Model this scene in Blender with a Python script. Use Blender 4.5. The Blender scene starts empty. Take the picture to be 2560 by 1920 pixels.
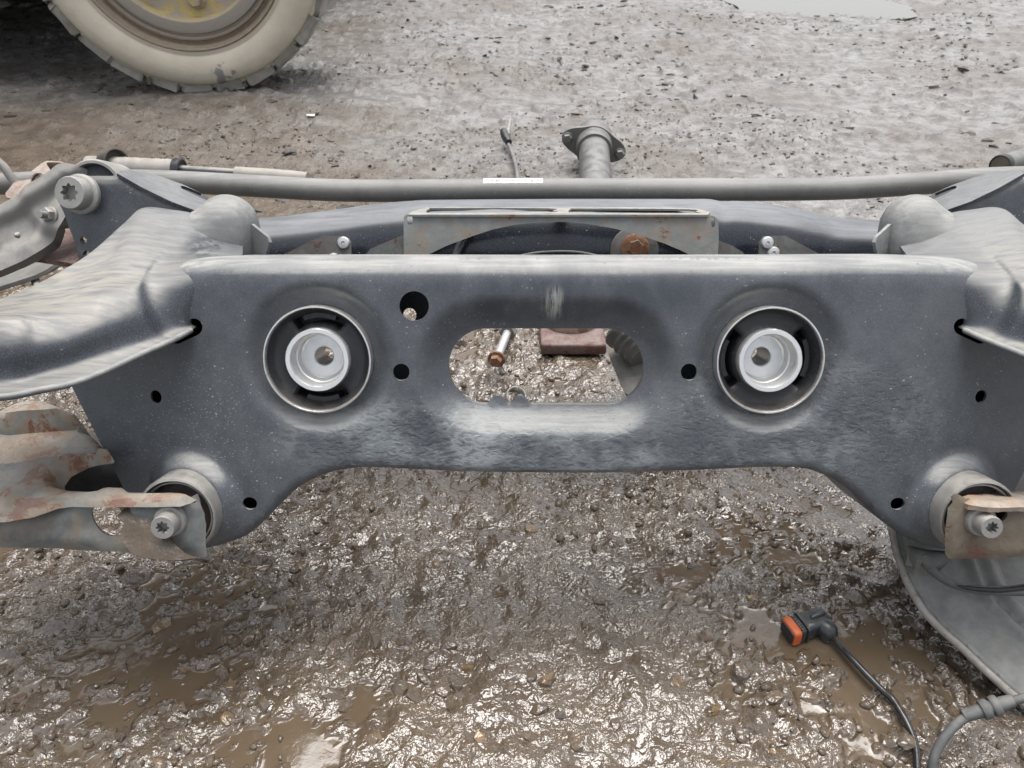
import bpy, bmesh, math, random
import numpy as np
from mathutils import Vector
from mathutils.geometry import delaunay_2d_cdt

R = math.radians
rng = np.random.default_rng(7)
random.seed(7)
scene = bpy.context.scene
COL = scene.collection

# ------------------------------------------------------------------ camera
CAM_H, PITCH, FPX = 0.62, R(35.0), 1934.0
cam_d = bpy.data.cameras.new('camera')
cam = bpy.data.objects.new('camera', cam_d)
COL.objects.link(cam)
cam.location = (0, 0, CAM_H)
cam.rotation_euler = (math.pi / 2 - PITCH, 0, 0)
cam_d.sensor_width = 36.0
cam_d.lens = 36.0 * FPX / 2560.0
cam_d.clip_start = 0.02
cam_d.clip_end = 500
cam_d.dof.use_dof = True
cam_d.dof.focus_distance = 0.66
cam_d.dof.aperture_fstop = 24
scene.camera = cam

# ------------------------------------------------------------------ sky, sun, exposure
SUN_EL, SUN_AZ = R(80), R(12)          # bright part of the overcast, ahead and high
world = bpy.data.worlds.new('World')
scene.world = world
world.use_nodes = True
wn = world.node_tree
wn.nodes.clear()
w_out = wn.nodes.new('ShaderNodeOutputWorld')
w_bg = wn.nodes.new('ShaderNodeBackground')
w_sky = wn.nodes.new('ShaderNodeTexSky')
w_sky.sky_type = 'NISHITA'
w_sky.sun_disc = False
w_sky.sun_elevation = SUN_EL
w_sky.sun_rotation = SUN_AZ
w_sky.dust_density = 4.0
w_sky.air_density = 1.0
w_sky.ozone_density = 1.0
w_hs = wn.nodes.new('ShaderNodeHueSaturation')
w_hs.inputs['Saturation'].default_value = 0.30
wn.links.new(w_sky.outputs[0], w_hs.inputs['Color'])
wn.links.new(w_hs.outputs[0], w_bg.inputs['Color'])
w_bg.inputs['Strength'].default_value = 0.15
wn.links.new(w_bg.outputs[0], w_out.inputs['Surface'])
sun_d = bpy.data.lights.new('sun', 'SUN')
sun_d.energy = 1.5
sun_d.angle = R(46)
sun_d.color = (1.0, 0.97, 0.93)
sun = bpy.data.objects.new('sun', sun_d)
COL.objects.link(sun)
sv = Vector((math.sin(SUN_AZ) * math.cos(SUN_EL), math.cos(SUN_AZ) * math.cos(SUN_EL), math.sin(SUN_EL)))
sun.rotation_euler = sv.to_track_quat('Z', 'Y').to_euler()
sun.location = sv * 20
scene.view_settings.view_transform = 'Standard'
scene.view_settings.look = 'None'
scene.view_settings.gamma = 1
scene.view_settings.use_curve_mapping = False
scene.view_settings.exposure = 0.95
scene.render.resolution_x, scene.render.resolution_y = 1024, 768
scene.cycles.max_bounces = 8
scene.cycles.diffuse_bounces = 3
scene.cycles.glossy_bounces = 3

# ------------------------------------------------------------------ measuring helpers
AX = np.array([0, math.cos(PITCH), -math.sin(PITCH)])
UPC = np.array([0, math.sin(PITCH), math.cos(PITCH)])
CAM = np.array([0, 0, CAM_H])
TILT = R(24.5)
NRM = np.array([0, -math.cos(TILT), math.sin(TILT)])      # front face of the subframe looks this way
VH = np.array([0, math.sin(TILT), math.cos(TILT)])
ORG = CAM + 0.62 * AX
UC = 0.053                                                 # middle of the subframe

def ray(px, py):
    return AX + (px - 1280) / FPX * np.array([1.0, 0, 0]) + (960 - py) / FPX * UPC
def PW(px, py, w=0.0):
    r = ray(px, py)
    return CAM + r * ((w + np.dot(NRM, ORG - CAM)) / np.dot(NRM, r))
def PD(px, py, d):
    return CAM + ray(px, py) * d
def PG(px, py, z=0.0):
    r = ray(px, py)
    return CAM + r * ((z - CAM_H) / r[2])
def UVW(p):
    q = np.asarray(p) - ORG
    return np.array([q[..., 0], q @ VH, q @ NRM])
def UV(px, py, w=0.0):
    a = UVW(PW(px, py, w))
    return a[0], a[1]
def L2W(u, v, w):
    u, v, w = np.broadcast_arrays(u, v, w)
    out = ORG + v[..., None] * VH + w[..., None] * NRM
    out[..., 0] += u
    return out

# ------------------------------------------------------------------ noise for shapes
_perm = rng.permutation(4096)
_val = rng.random(4096)
def vnoise(x, y):
    xi = np.floor(x).astype(np.int64); yi = np.floor(y).astype(np.int64)
    fx = x - xi; fy = y - yi
    fx = fx * fx * fx * (fx * (fx * 6 - 15) + 10); fy = fy * fy * fy * (fy * (fy * 6 - 15) + 10)
    def h(a, b):
        return _val[(_perm[(a & 4095)] + b * 57) & 4095]
    return (h(xi, yi) * (1 - fx) + h(xi + 1, yi) * fx) * (1 - fy) + (h(xi, yi + 1) * (1 - fx) + h(xi + 1, yi + 1) * fx) * fy
def fbm(x, y, octs=4, rough=0.5):
    a, s, t = 1.0, 0.0, 0.0
    for i in range(octs):
        s = s + a * vnoise(x * 2 ** i + 17.3 * i, y * 2 ** i + 9.1 * i); t += a; a *= rough
    return s / t
def domes(x, y, cell, rmin, rmax, keep):
    """rounded bumps of stones under the mud: height 0..1"""
    cx = np.floor(x / cell).astype(np.int64); cy = np.floor(y / cell).astype(np.int64)
    out = np.zeros_like(x)
    for i in (-1, 0, 1):
        for j in (-1, 0, 1):
            a, b = cx + i, cy + j
            h = (_perm[a & 4095] + b * 131) & 4095
            jx, jy, jr, jk = _val[h], _val[(h + 911) & 4095], _val[(h + 1733) & 4095], _val[(h + 2517) & 4095]
            r = rmin + (rmax - rmin) * jr
            an = jk * 40; ca, sa = np.cos(an), np.sin(an)
            dx = x - (a + jx) * cell; dy = y - (b + jy) * cell
            ex = (dx * ca + dy * sa); ey = (-dx * sa + dy * ca) * (1 + jr * 0.7)
            d2 = (ex * ex + ey * ey) / (r * r)
            hgt = np.where((jk < keep) & (d2 < 1), np.sqrt(np.clip(1 - d2, 0, 1)) * r, 0)
            out = np.maximum(out, hgt)
    return out
def sstep(a, b, x):
    t = np.clip((x - a) / (b - a), 0, 1)
    return t * t * (3 - 2 * t)

# ------------------------------------------------------------------ materials
class NT:
    def __init__(self, name):
        self.m = bpy.data.materials.new(name); self.m.use_nodes = True
        self.t = self.m.node_tree; self.t.nodes.clear()
        self.out = self.t.nodes.new('ShaderNodeOutputMaterial')
        self.b = self.t.nodes.new('ShaderNodeBsdfPrincipled')
        self.t.links.new(self.b.outputs[0], self.out.inputs['Surface'])
        self._tc = None
    def put(self, sock, v):
        if isinstance(v, bpy.types.NodeSocket): self.t.links.new(v, sock)
        elif v is not None:
            if isinstance(v, (tuple, list)) and len(v) == 3 and sock.type == 'RGBA': v = (*v, 1)
            sock.default_value = v
    def node(self, kind, **kw):
        n = self.t.nodes.new(kind)
        for k, v in kw.items(): setattr(n, k, v)
        return n
    def co(self):
        if not self._tc: self._tc = self.node('ShaderNodeTexCoord')
        return self._tc.outputs['Object']
    def world(self):
        return self.node('ShaderNodeNewGeometry').outputs['Position']
    def noise(self, scale, detail=4, rough=0.55, dist=0, vec=None):
        n = self.node('ShaderNodeTexNoise')
        self.put(n.inputs['Vector'], vec if vec is not None else self.co())
        n.inputs['Scale'].default_value = scale; n.inputs['Detail'].default_value = detail
        n.inputs['Roughness'].default_value = rough; n.inputs['Distortion'].default_value = dist
        return n.outputs[0]
    def voro(self, scale, feature='F1', vec=None, rnd=1):
        n = self.node('ShaderNodeTexVoronoi', feature=feature)
        self.put(n.inputs['Vector'], vec if vec is not None else self.co())
        n.inputs['Scale'].default_value = scale; n.inputs['Randomness'].default_value = rnd
        return n.outputs['Distance']
    def stretch(self, s, rot=(0, 0, 0), loc=(0, 0, 0)):
        n = self.node('ShaderNodeMapping')
        self.put(n.inputs['Vector'], self.co()); n.inputs['Scale'].default_value = s
        n.inputs['Rotation'].default_value = rot; n.inputs['Location'].default_value = loc
        return n.outputs[0]
    def mr(self, v, a, b, c=0.0, d=1.0, smooth=True):
        n = self.node('ShaderNodeMapRange', interpolation_type='SMOOTHSTEP' if smooth else 'LINEAR')
        self.put(n.inputs[0], v); n.inputs[1].default_value = a; n.inputs[2].default_value = b
        n.inputs[3].default_value = c; n.inputs[4].default_value = d
        return n.outputs[0]
    def math(self, op, a, b=0.0, clamp=False):
        n = self.node('ShaderNodeMath', operation=op, use_clamp=clamp)
        self.put(n.inputs[0], a); self.put(n.inputs[1], b)
        return n.outputs[0]
    def mul(self, a, b): return self.math('MULTIPLY', a, b)
    def add(self, a, b, clamp=False): return self.math('ADD', a, b, clamp)
    def maxi(self, a, b): return self.math('MAXIMUM', a, b)
    def mix(self, f, a, b):
        n = self.node('ShaderNodeMix', data_type='RGBA')
        self.put(n.inputs[0], f); self.put(n.inputs[6], a); self.put(n.inputs[7], b)
        return n.outputs[2]
    def mixf(self, f, a, b):
        n = self.node('ShaderNodeMix', data_type='FLOAT')
        self.put(n.inputs[0], f); self.put(n.inputs[2], a); self.put(n.inputs[3], b)
        return n.outputs[0]
    def mixv(self, f, a, b):
        n = self.node('ShaderNodeMix', data_type='VECTOR')
        self.put(n.inputs[0], f); self.put(n.inputs[4], a); self.put(n.inputs[5], b)
        return n.outputs[1]
    def up(self, a, b):
        g = self.node('ShaderNodeNewGeometry'); s = self.node('ShaderNodeSeparateXYZ')
        self.t.links.new(g.outputs['Normal'], s.inputs[0])
        return self.mr(s.outputs['Z'], a, b)
    def blob(self, p, r, axes=(1, 1, 1), soft=0.5):
        """0..1 mask round a point given in object coordinates"""
        m = self.node('ShaderNodeVectorMath', operation='SUBTRACT')
        self.put(m.inputs[0], self.co()); m.inputs[1].default_value = tuple(p)
        k = self.node('ShaderNodeVectorMath', operation='MULTIPLY')
        self.put(k.inputs[0], m.outputs[0]); k.inputs[1].default_value = axes
        l = self.node('ShaderNodeVectorMath', operation='LENGTH')
        self.put(l.inputs[0], k.outputs[0])
        return self.mr(l.outputs['Value'], r, r * (1 - soft))
    def bump(self, h, strength=0.3, dist=0.002, prev=None):
        n = self.node('ShaderNodeBump'); self.put(n.inputs['Height'], h)
        n.inputs['Strength'].default_value = strength; n.inputs['Distance'].default_value = dist
        if prev is not None: self.put(n.inputs['Normal'], prev)
        return n.outputs[0]
    def fin(self, col, rough, metal=0.0, normal=None, spec=0.5, coat=None, coat_r=0.05, coat_n=None):
        i = self.b.inputs
        self.put(i['Base Color'], col); self.put(i['Roughness'], rough); self.put(i['Metallic'], metal)
        self.put(i['Specular IOR Level'], spec)
        if normal is not None:
            self.put(i['Normal'], normal)
            if coat is not None: self.put(i['Coat Normal'], coat_n if coat_n is not None else normal)
        if coat is not None:
            self.put(i['Coat Weight'], coat); i['Coat Roughness'].default_value = coat_r
        return self.m

DUST = (0.40, 0.375, 0.33)
def paint_material(name, base=(0.016, 0.020, 0.027), film=0.12, up0=0.45, up1=0.95, dust=DUST, dust_amt=0.85, extra=None, rough=0.34, streaky=0.35, filmc=(0.345, 0.365, 0.372)):
    g = NT(name)
    big = g.noise(9, 5, 0.6); fine = g.noise(900, 2, 0.6); mid = g.noise(60, 4, 0.65)
    streak = g.noise(1.0, 5, 0.6, 0.2, g.stretch((16, 240, 240), (0, 0.5, 0.3)))
    up = g.up(up0, up1)
    d_up = g.mul(up, g.mr(g.add(g.mul(big, 0.55), g.mul(streak, 0.55)), 0.56 - 0.16 * (1 - streaky), 0.70, 0.12 + 0.25 * (1 - streaky), dust_amt))
    f0 = g.mul(g.mr(g.add(g.mul(big, 0.6), g.mul(mid, 0.4)), 0.30, 0.72, 0.6, 1.4), film)
    specks = g.mr(g.voro(230), 0.15, 0.08, 0, 0.7)
    specks = g.mul(specks, g.mr(g.noise(35, 3), 0.50, 0.62))
    scr = g.mr(g.voro(1.0, vec=g.stretch((24, 150, 150), (0.2, 0.35, 0.5))), 0.045, 0.02, 0, 0.6)
    scr = g.maxi(g.mul(scr, g.mr(g.noise(12, 2), 0.5, 0.58)), g.mul(g.mr(g.voro(1.0, vec=g.stretch((140, 20, 60), (0.9, -0.25, 0.1))), 0.045, 0.02, 0, 0.5), g.mr(g.noise(15, 2), 0.52, 0.6)))
    specks = g.maxi(specks, scr)
    big_specks = g.mul(g.mr(g.voro(80, vec=g.stretch((1, 1, 2.2))), 0.10, 0.06, 0, 0.75), g.mr(g.noise(21, 2), 0.5, 0.6))
    d = g.maxi(d_up, g.maxi(specks, big_specks))
    f1 = g.add(f0, g.mr(fine, 0.40, 0.75, -0.03, 0.07))
    col = g.mix(d, g.mix(f1, base, filmc), dust)
    f = g.maxi(d, f1)
    nrm = g.bump(g.add(g.mul(mid, 0.6), g.mul(fine, 0.4)), 0.10, 0.001)
    if extra: col, nrm, f = extra(g, col, nrm, f)
    return g.fin(col, g.mr(f, 0, 0.8, rough, 0.85, False), 0.0, nrm, 0.5)

def rusty_material(name, base, rust1=(0.20, 0.085, 0.045), rust2=(0.34, 0.20, 0.09), amount=0.5, dust=DUST, scale=22, dust_amt=0.6, film=0.18):
    g = NT(name)
    n1 = g.noise(scale, 6, 0.65, 0.6); n2 = g.noise(scale * 2.7, 5, 0.7); n3 = g.noise(scale * 14, 3, 0.7)
    r = g.mr(g.add(g.mul(n1, 0.65), g.add(g.mul(n2, 0.25), g.mul(n3, 0.10))), 0.64 - 0.24 * amount, 0.67 - 0.22 * amount)
    halo = g.mr(n1, 0.52 - 0.24 * amount, 0.68 - 0.2 * amount, 0, 0.7)
    c = g.mix(g.mul(g.mr(n2, 0.3, 0.7), film), base, dust)
    c = g.mix(halo, c, rust2)
    c = g.mix(r, c, g.mix(n3, tuple(x * 0.55 for x in rust1), tuple(min(1, x * 1.5) for x in rust1)))
    d = g.mul(g.up(0.45, 0.95), g.mr(n2, 0.3, 0.65, 0.1, dust_amt))
    c = g.mix(d, c, dust)
    h = g.add(g.mul(r, 0.5), g.add(g.mul(n3, 0.35), g.mul(n2, 0.3)))
    return g.fin(c, g.mixf(r, 0.55, 0.85), 0.0, g.bump(h, 0.45, 0.0015), 0.4)

def simple_material(name, col, rough=0.5, metal=0.0, var=0.25, scale=60, dust_amt=0.3, dust=DUST, up0=0.3, bumpn=0.15, spec=0.5):
    g = NT(name)
    n = g.noise(scale, 4, 0.6); n2 = g.noise(scale * 6, 3, 0.6)
    c = g.mix(n, tuple(x * (1 - var) for x in col), tuple(min(1, x * (1 + var)) for x in col))
    d = g.mul(g.up(up0, 0.95), g.mr(n, 0.3, 0.65, 0.15 * dust_amt, dust_amt))
    d = g.maxi(d, g.mul(g.mr(n2, 0.5, 0.75), dust_amt * 0.35))
    c = g.mix(d, c, dust)
    r = g.mixf(d, g.mr(n2, 0.3, 0.7, rough * 0.8, min(1, rough * 1.2)), 0.85)
    mt = g.mul(g.math('SUBTRACT', 1.0, d), metal)
    return g.fin(c, r, mt, g.bump(g.add(n, g.mul(n2, 0.5)), bumpn, 0.001), spec)

# front pressing: creased paint low down, pale scrape above the oval, greenish dull patches
def front_extra(g, col, nrm, f):
    o = ORIGIN_SUB
    z1 = g.blob(PW(1060, 1110, 0) - o, 0.115, (0.8, 1.5, 2.6), 0.6)
    z2 = g.blob(PW(2000, 1060, 0) - o, 0.13, (0.8, 1.2, 1.8), 0.6)
    z3 = g.blob(PW(1300, 1130, 0) - o, 0.15, (0.7, 1.6, 3.6), 0.6)
    wr = g.noise(1.0, 2, 0.5, 0.25, g.stretch((95, 170, 170), (0, R(-22), 0)))
    ridge = g.mr(g.math('ABSOLUTE', g.math('SUBTRACT', wr, 0.5)), 0.0, 0.22, 1, 0)
    m = g.maxi(g.maxi(z1, g.mul(z2, 0.75)), g.mul(z3, 0.7))
    crackle = g.mul(ridge, m)
    pat = g.mul(g.mr(g.noise(26, 5, 0.7), 0.45, 0.66), g.maxi(z1, g.maxi(z2, z3)))
    col = g.mix(g.mul(g.mul(ridge, g.maxi(z1, g.mul(z3, 0.55))), g.mr(g.noise(18, 3), 0.45, 0.62, 0, 0.42)), col, (0.38, 0.40, 0.40))
    col = g.mix(g.mul(pat, 0.3), col, (0.30, 0.33, 0.33))
    clean = g.mul(g.blob(PW(1370, 752, 0) - o, 0.11, (0.62, 1, 3.6), 0.6), g.mr(g.noise(1.0, 4, 0.6, 0.3, g.stretch((30, 16, 16))), 0.34, 0.62))
    col = g.mix(g.mul(clean, 0.65), col, (0.022, 0.029, 0.040))
    crumbs = g.mul(g.mr(g.voro(130), 0.16, 0.10), g.mr(g.noise(30, 3), 0.52, 0.6))
    col = g.mix(g.mul(crumbs, 0.5), col, (0.10, 0.095, 0.085))
    sc = g.blob(PW(1385, 768, 0) - o, 0.020, (1.6, 0.5, 1.0), 0.8)
    brush = g.noise(1.0, 4, 0.7, 0, g.stretch((320, 30, 30), (0, R(12), 0)))
    col = g.mix(g.mul(sc, g.mr(brush, 0.44, 0.6, 0, 0.75)), col, (0.42, 0.42, 0.39))
    nrm = g.bump(crackle, 0.4, 0.0012, nrm)
    # fine chips blown on by the road, low on the outer corners
    chips = g.mr(g.voro(210, vec=g.stretch((1, 1.4, 2.6), (0, R(-14), 0))), 0.20, 0.10)
    zc = g.maxi(g.blob(PW(420, 1120, 0) - o, 0.12, (1.1, 0.8, 1.0), 0.7), g.mul(g.blob(PW(2420, 1130, 0) - o, 0.11, (1, 0.8, 1), 0.7), 0.5))
    col = g.mix(g.mul(g.mul(chips, zc), 0.6), col, (0.42, 0.42, 0.39))
    return col, nrm, f

ORIGIN_SUB = np.array([UC, 0.55, 0.0])
def arm_extra(g, col, nrm, f):
    # tan road dust lies thick towards the outer ends, hand wiped patches near the horns
    tan = g.mul(g.maxi(g.blob(PW(60, 760, 0) - ORIGIN_SUB, 0.15, (0.8, 1, 1), 0.7), g.blob(np.array([2 * UC, 0, 0]) * (1, 0, 0) + (PW(60, 760, 0) * (-1, 1, 1)) - ORIGIN_SUB, 0.15, (0.8, 1, 1), 0.7)), g.up(0.55, 0.9))
    col = g.mix(g.mul(tan, g.mr(g.noise(1.0, 5, 0.6, 0.2, g.stretch((16, 200, 200), (0, 0.5, 0.3))), 0.35, 0.65, 0.10, 0.7)), col, (0.33, 0.303, 0.255))
    wipe = g.mul(g.blob(PW(520, 590, -.06) - ORIGIN_SUB, 0.028, (1, 0.7, 0.8), 0.6), g.mr(g.noise(55, 4, 0.7), 0.42, 0.56))
    return g.mix(g.mul(wipe, 0.85), col, (0.03, 0.035, 0.043)), nrm, f
M = {}
M['paint'] = paint_material('black_frame_paint')
M['paint_front'] = paint_material('creased_black_paint', base=(0.018, 0.023, 0.032), film=0.165, up0=0.66, up1=0.93, dust=(0.40, 0.395, 0.37), dust_amt=0.85, extra=front_extra, rough=0.26, streaky=0.1)
M['paint_arm'] = paint_material('dusty_black_paint', base=(0.018, 0.022, 0.030), film=0.10, up0=0.42, up1=0.97, dust=(0.29, 0.290, 0.280), dust_amt=0.58, streaky=0.30, rough=0.20, extra=arm_extra)
M['paint_horn'] = paint_material('dust_covered_paint', base=(0.018, 0.022, 0.030), film=0.3, up0=-0.4, up1=0.8, dust=(0.36, 0.35, 0.32), dust_amt=0.8, streaky=0.25, rough=0.35)
M['paint_gloss'] = paint_material('glossy_black_paint', base=(0.008, 0.011, 0.017), film=0.02, up0=0.55, up1=0.95, dust=(0.30, 0.31, 0.32), dust_amt=0.6, rough=0.20, streaky=0.2)
M['bar'] = paint_material('grey_bar_coating', base=(0.055, 0.057, 0.055), film=0.20, up0=0.0, up1=1.0, dust=(0.34, 0.335, 0.315), dust_amt=0.62, rough=0.42, filmc=DUST)
M['zinc'] = rusty_material('zinc_plate', (0.175, 0.188, 0.180), rust1=(0.16, 0.088, 0.068), rust2=(0.24, 0.185, 0.135), amount=0.24, scale=26, dust_amt=0.55, film=0.3)
M['arm'] = rusty_material('worn_zinc_arm', (0.135, 0.148, 0.143), rust1=(0.15, 0.070, 0.045), rust2=(0.24, 0.150, 0.075), amount=0.58, scale=19, dust_amt=0.30, film=0.40)
M['arm_face'] = rusty_material('dull_zinc_face', (0.085, 0.098, 0.10), rust1=(0.16, 0.075, 0.05), rust2=(0.20, 0.15, 0.10), amount=0.30, scale=16, dust_amt=0.3, film=0.3)
M['rust'] = rusty_material('rusted_steel', (0.16, 0.085, 0.06), amount=0.8, scale=40, dust_amt=0.65, dust=(0.30, 0.24, 0.20), film=0.3)
M['rust_pink'] = rusty_material('dusty_rust', (0.12, 0.075, 0.064), rust1=(0.11, 0.055, 0.045), rust2=(0.16, 0.10, 0.085), amount=0.6, scale=40, dust_amt=0.55, dust=(0.25, 0.20, 0.18), film=0.35)
M['alloy'] = simple_material('dusty_cast_alloy', (0.20, 0.197, 0.188), 0.6, 0.3, 0.3, 50, 0.6, up0=-0.3, bumpn=0.3)
M['bolt'] = simple_material('dull_bolt_steel', (0.25, 0.245, 0.23), 0.5, 0.35, 0.25, 90, 0.5, bumpn=0.25)
M['bolt_rust'] = rusty_material('rusted_bolt', (0.17, 0.085, 0.05), amount=0.7, scale=90, dust_amt=0.3)
M['ring'] = simple_material('bare_steel_rim', (0.62, 0.60, 0.57), 0.34, 0.9, 0.15, 120, 0.12, bumpn=0.3)
M['cup'] = simple_material('machined_alloy', (0.66, 0.66, 0.65), 0.38, 0.7, 0.16, 34, 0.12, bumpn=0.10)
M['rubber'] = simple_material('black_rubber', (0.020, 0.021, 0.024), 0.5, 0, 0.3, 60, 0.30, dust=(0.16, 0.14, 0.12), up0=0.45, bumpn=0.25)
M['rubber_brown'] = simple_material('dirty_rubber', (0.045, 0.036, 0.030), 0.7, 0, 0.3, 60, 0.25)
M['plastic'] = simple_material('black_plastic', (0.022, 0.025, 0.028), 0.32, 0, 0.25, 60, 0.12, up0=0.6)
M['hose'] = simple_material('dusty_hose_rubber', (0.085, 0.088, 0.088), 0.65, 0, 0.2, 50, 0.35)
M['cable'] = simple_material('wet_black_cable', (0.016, 0.016, 0.016), 0.16, 0, 0.3, 80, 0.06, up0=0.7)
M['orange'] = simple_material('orange_seal', (0.50, 0.095, 0.02), 0.4, 0, 0.35, 120, 0.30, dust=(0.22, 0.15, 0.10))
M['white'] = simple_material('white_paper', (0.82, 0.82, 0.80), 0.6, 0, 0.04, 60, 0.05, bumpn=0.05)
M['ink'] = simple_material('grey_ink', (0.16, 0.16, 0.16), 0.7, 0, 0.1, 60, 0.0, bumpn=0.0)
M['shield'] = rusty_material('dusty_shield_steel', (0.115, 0.117, 0.110), rust1=(0.085, 0.055, 0.038), rust2=(0.13, 0.115, 0.095), amount=0.22, scale=16, dust_amt=0.28, dust=(0.27, 0.265, 0.245), film=0.45)
M['muddy'] = rusty_material('mud_caked_steel', (0.12, 0.102, 0.078), rust1=(0.13, 0.07, 0.05), rust2=(0.11, 0.085, 0.055), amount=0.45, scale=30, dust_amt=0.15, dust=(0.26, 0.22, 0.17), film=0.3)
M['wet_clay'] = simple_material('wet_brown_clay', (0.072, 0.052, 0.034), 0.25, 0, 0.4, 60, 0.0, bumpn=0.6)

def mud_material():
    g = NT('wet_mud')
    at = g.node('ShaderNodeAttribute', attribute_name='wet').outputs['Fac']
    far = g.node('ShaderNodeAttribute', attribute_name='far').outputs['Fac']
    dist = g.node('ShaderNodeAttribute', attribute_name='dist').outputs['Fac']
    n1 = g.noise(2.1, 5, 0.6); n2 = g.noise(14, 5, 0.65); n3 = g.noise(90, 4, 0.7); n4 = g.noise(330, 3, 0.65)
    c = g.mix(g.mr(n2, 0.35, 0.65), (0.080, 0.057, 0.037), (0.128, 0.096, 0.066))
    c = g.mix(g.mr(n1, 0.42, 0.62, 0, 0.6), c, (0.112, 0.090, 0.068))
    c = g.mix(g.mul(g.mr(n3, 0.60, 0.75), 0.55), c, (0.035, 0.028, 0.022))
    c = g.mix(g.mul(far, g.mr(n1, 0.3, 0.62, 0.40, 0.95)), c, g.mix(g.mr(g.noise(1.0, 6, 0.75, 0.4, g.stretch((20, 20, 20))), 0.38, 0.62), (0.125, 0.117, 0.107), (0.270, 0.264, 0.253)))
    c = g.mix(g.mul(far, g.mr(g.noise(1.0, 5, 0.8, 0.3, g.stretch((30, 55, 30))), 0.56, 0.64, 0, 0.8)), c, (0.055, 0.050, 0.044))
    c = g.mix(g.mul(at, 0.7), c, (0.105, 0.076, 0.048))
    vor = g.voro(150, 'F1'); n5 = g.noise(620, 2, 0.6)
    rid = g.math('ABSOLUTE', g.math('SUBTRACT', g.noise(130, 3, 0.6, 0.8), 0.5))
    h = g.add(g.add(g.add(g.mul(n3, 0.5), g.mul(n4, 0.16)), g.mul(n5, 0.03)), g.add(g.mul(vor, -0.30), g.mul(rid, -0.45)))
    b = g.bump(g.mul(h, g.mr(at, 0, 1, 1, 0.10)), 0.9, 0.0075)
    cb = g.bump(g.mul(g.add(g.noise(125, 2, 0.5, 0.6), g.mul(g.noise(300, 2, 0.5), 0.25)), g.mul(g.mr(at, 0, 1, 1, 0.06), g.mr(n2, 0.35, 0.65, 0.55, 1.2))), 1.0, 0.0040)
    rough = g.mixf(dist, g.mr(n2, 0.3, 0.7, 0.07, 0.16), g.mr(n2, 0.3, 0.7, 0.34, 0.58))
    rough = g.mixf(at, rough, 0.16)
    return g.fin(c, rough, 0.0, g.mixv(dist, cb, b), 0.45, coat=g.mul(g.mixf(dist, 1.0, 0.12), g.mr(at, 0, 1, 1, 0.45)), coat_r=0.03, coat_n=cb)
M['mud'] = mud_material()

def stone_material():
    g = NT('muddy_stone')
    oi = g.node('ShaderNodeObjectInfo').outputs['Random']
    n = g.noise(70, 4, 0.6, 0, g.world())
    r = g.node('ShaderNodeValToRGB'); g.put(r.inputs[0], oi)
    e = r.color_ramp.elements
    e[0].position, e[0].color = 0.0, (0.075, 0.060, 0.045, 1)
    e[1].position, e[1].color = 1.0, (0.10, 0.085, 0.07, 1)
    for p, c in ((0.35, (0.11, 0.085, 0.062, 1)), (0.55, (0.085, 0.075, 0.066, 1)), (0.74, (0.13, 0.085, 0.06, 1)), (0.86, (0.24, 0.15, 0.055, 1)), (0.93, (0.17, 0.12, 0.09, 1))):
        x = e.new(p); x.color = c
    c = g.mix(g.mr(n, 0.36, 0.56, 0.1, 0.9), r.outputs[0], (0.115, 0.086, 0.058))
    return g.fin(c, g.mr(n, 0.3, 0.7, 0.10, 0.25), 0, g.bump(g.add(g.noise(125, 2, 0.5, 0.6, g.world()), g.mul(g.noise(300, 2, 0.5, 0, g.world()), 0.25)), 1.0, 0.0026), 0.4, coat=0.6, coat_r=0.07)
M['stone'] = stone_material()

# ------------------------------------------------------------------ mesh helpers
ORIGINS = {}
def mesh_obj(name, V, F, mat, parent=None, origin=None, sharp=38, smooth=True):
    V = np.asarray(V, float)
    if parent is not None: origin = ORIGINS[parent.name]
    elif origin is None: origin = np.array([V[:, 0].mean(), V[:, 1].mean(), V[:, 2].min()])
    me = bpy.data.meshes.new(name)
    me.from_pydata((V - origin).tolist(), [], [tuple(int(i) for i in f) for f in F])
    me.validate(); me.update()
    if smooth:
        me.polygons.foreach_set('use_smooth', [True] * len(me.polygons))
        if sharp: me.set_sharp_from_angle(angle=R(sharp))
    if mat: me.materials.append(mat)
    o = bpy.data.objects.new(name, me)
    COL.objects.link(o)
    if parent is not None: o.parent = parent
    else: o.location = origin
    ORIGINS[o.name] = np.asarray(origin, float)
    return o
def empty(name, origin):
    o = bpy.data.objects.new(name, None); COL.objects.link(o)
    o.empty_display_size = 0.05; o.location = tuple(origin)
    ORIGINS[o.name] = np.asarray(origin, float)
    return o
def tag(o, label=None, cat=None, group=None, kind=None):
    if label: o['label'] = label
    if cat: o['category'] = cat
    if group: o['group'] = group
    if kind: o['kind'] = kind
    return o
def mirror(V):
    V = np.array(V, float); V[:, 0] = 2 * UC - V[:, 0]; return V
def vnormals(V, F):
    T = []
    for f in F:
        for k in range(1, len(f) - 1): T.append((f[0], f[k], f[k + 1]))
    T = np.array(T)
    n = np.cross(V[T[:, 1]] - V[T[:, 0]], V[T[:, 2]] - V[T[:, 0]])
    out = np.zeros_like(V)
    for k in range(3): np.add.at(out, T[:, k], n)
    return out / np.maximum(np.linalg.norm(out, axis=1, keepdims=True), 1e-12)
def boundary(F):
    e = {}
    for f in F:
        for a, b in zip(f, f[1:] + f[:1]):
            if (b, a) in e: del e[(b, a)]
            else: e[(a, b)] = 1
    return list(e)
def thicken(V, F, t, direction=None):
    F = [tuple(int(i) for i in f) for f in F]
    n = vnormals(V, F) if direction is None else np.broadcast_to(direction, V.shape)
    k = len(V)
    V2 = np.vstack([V, V - n * t])
    F2 = F + [tuple(i + k for i in reversed(f)) for f in F]
    F2 += [(b, a, a + k, b + k) for a, b in boundary(F)]
    return V2, F2
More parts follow.
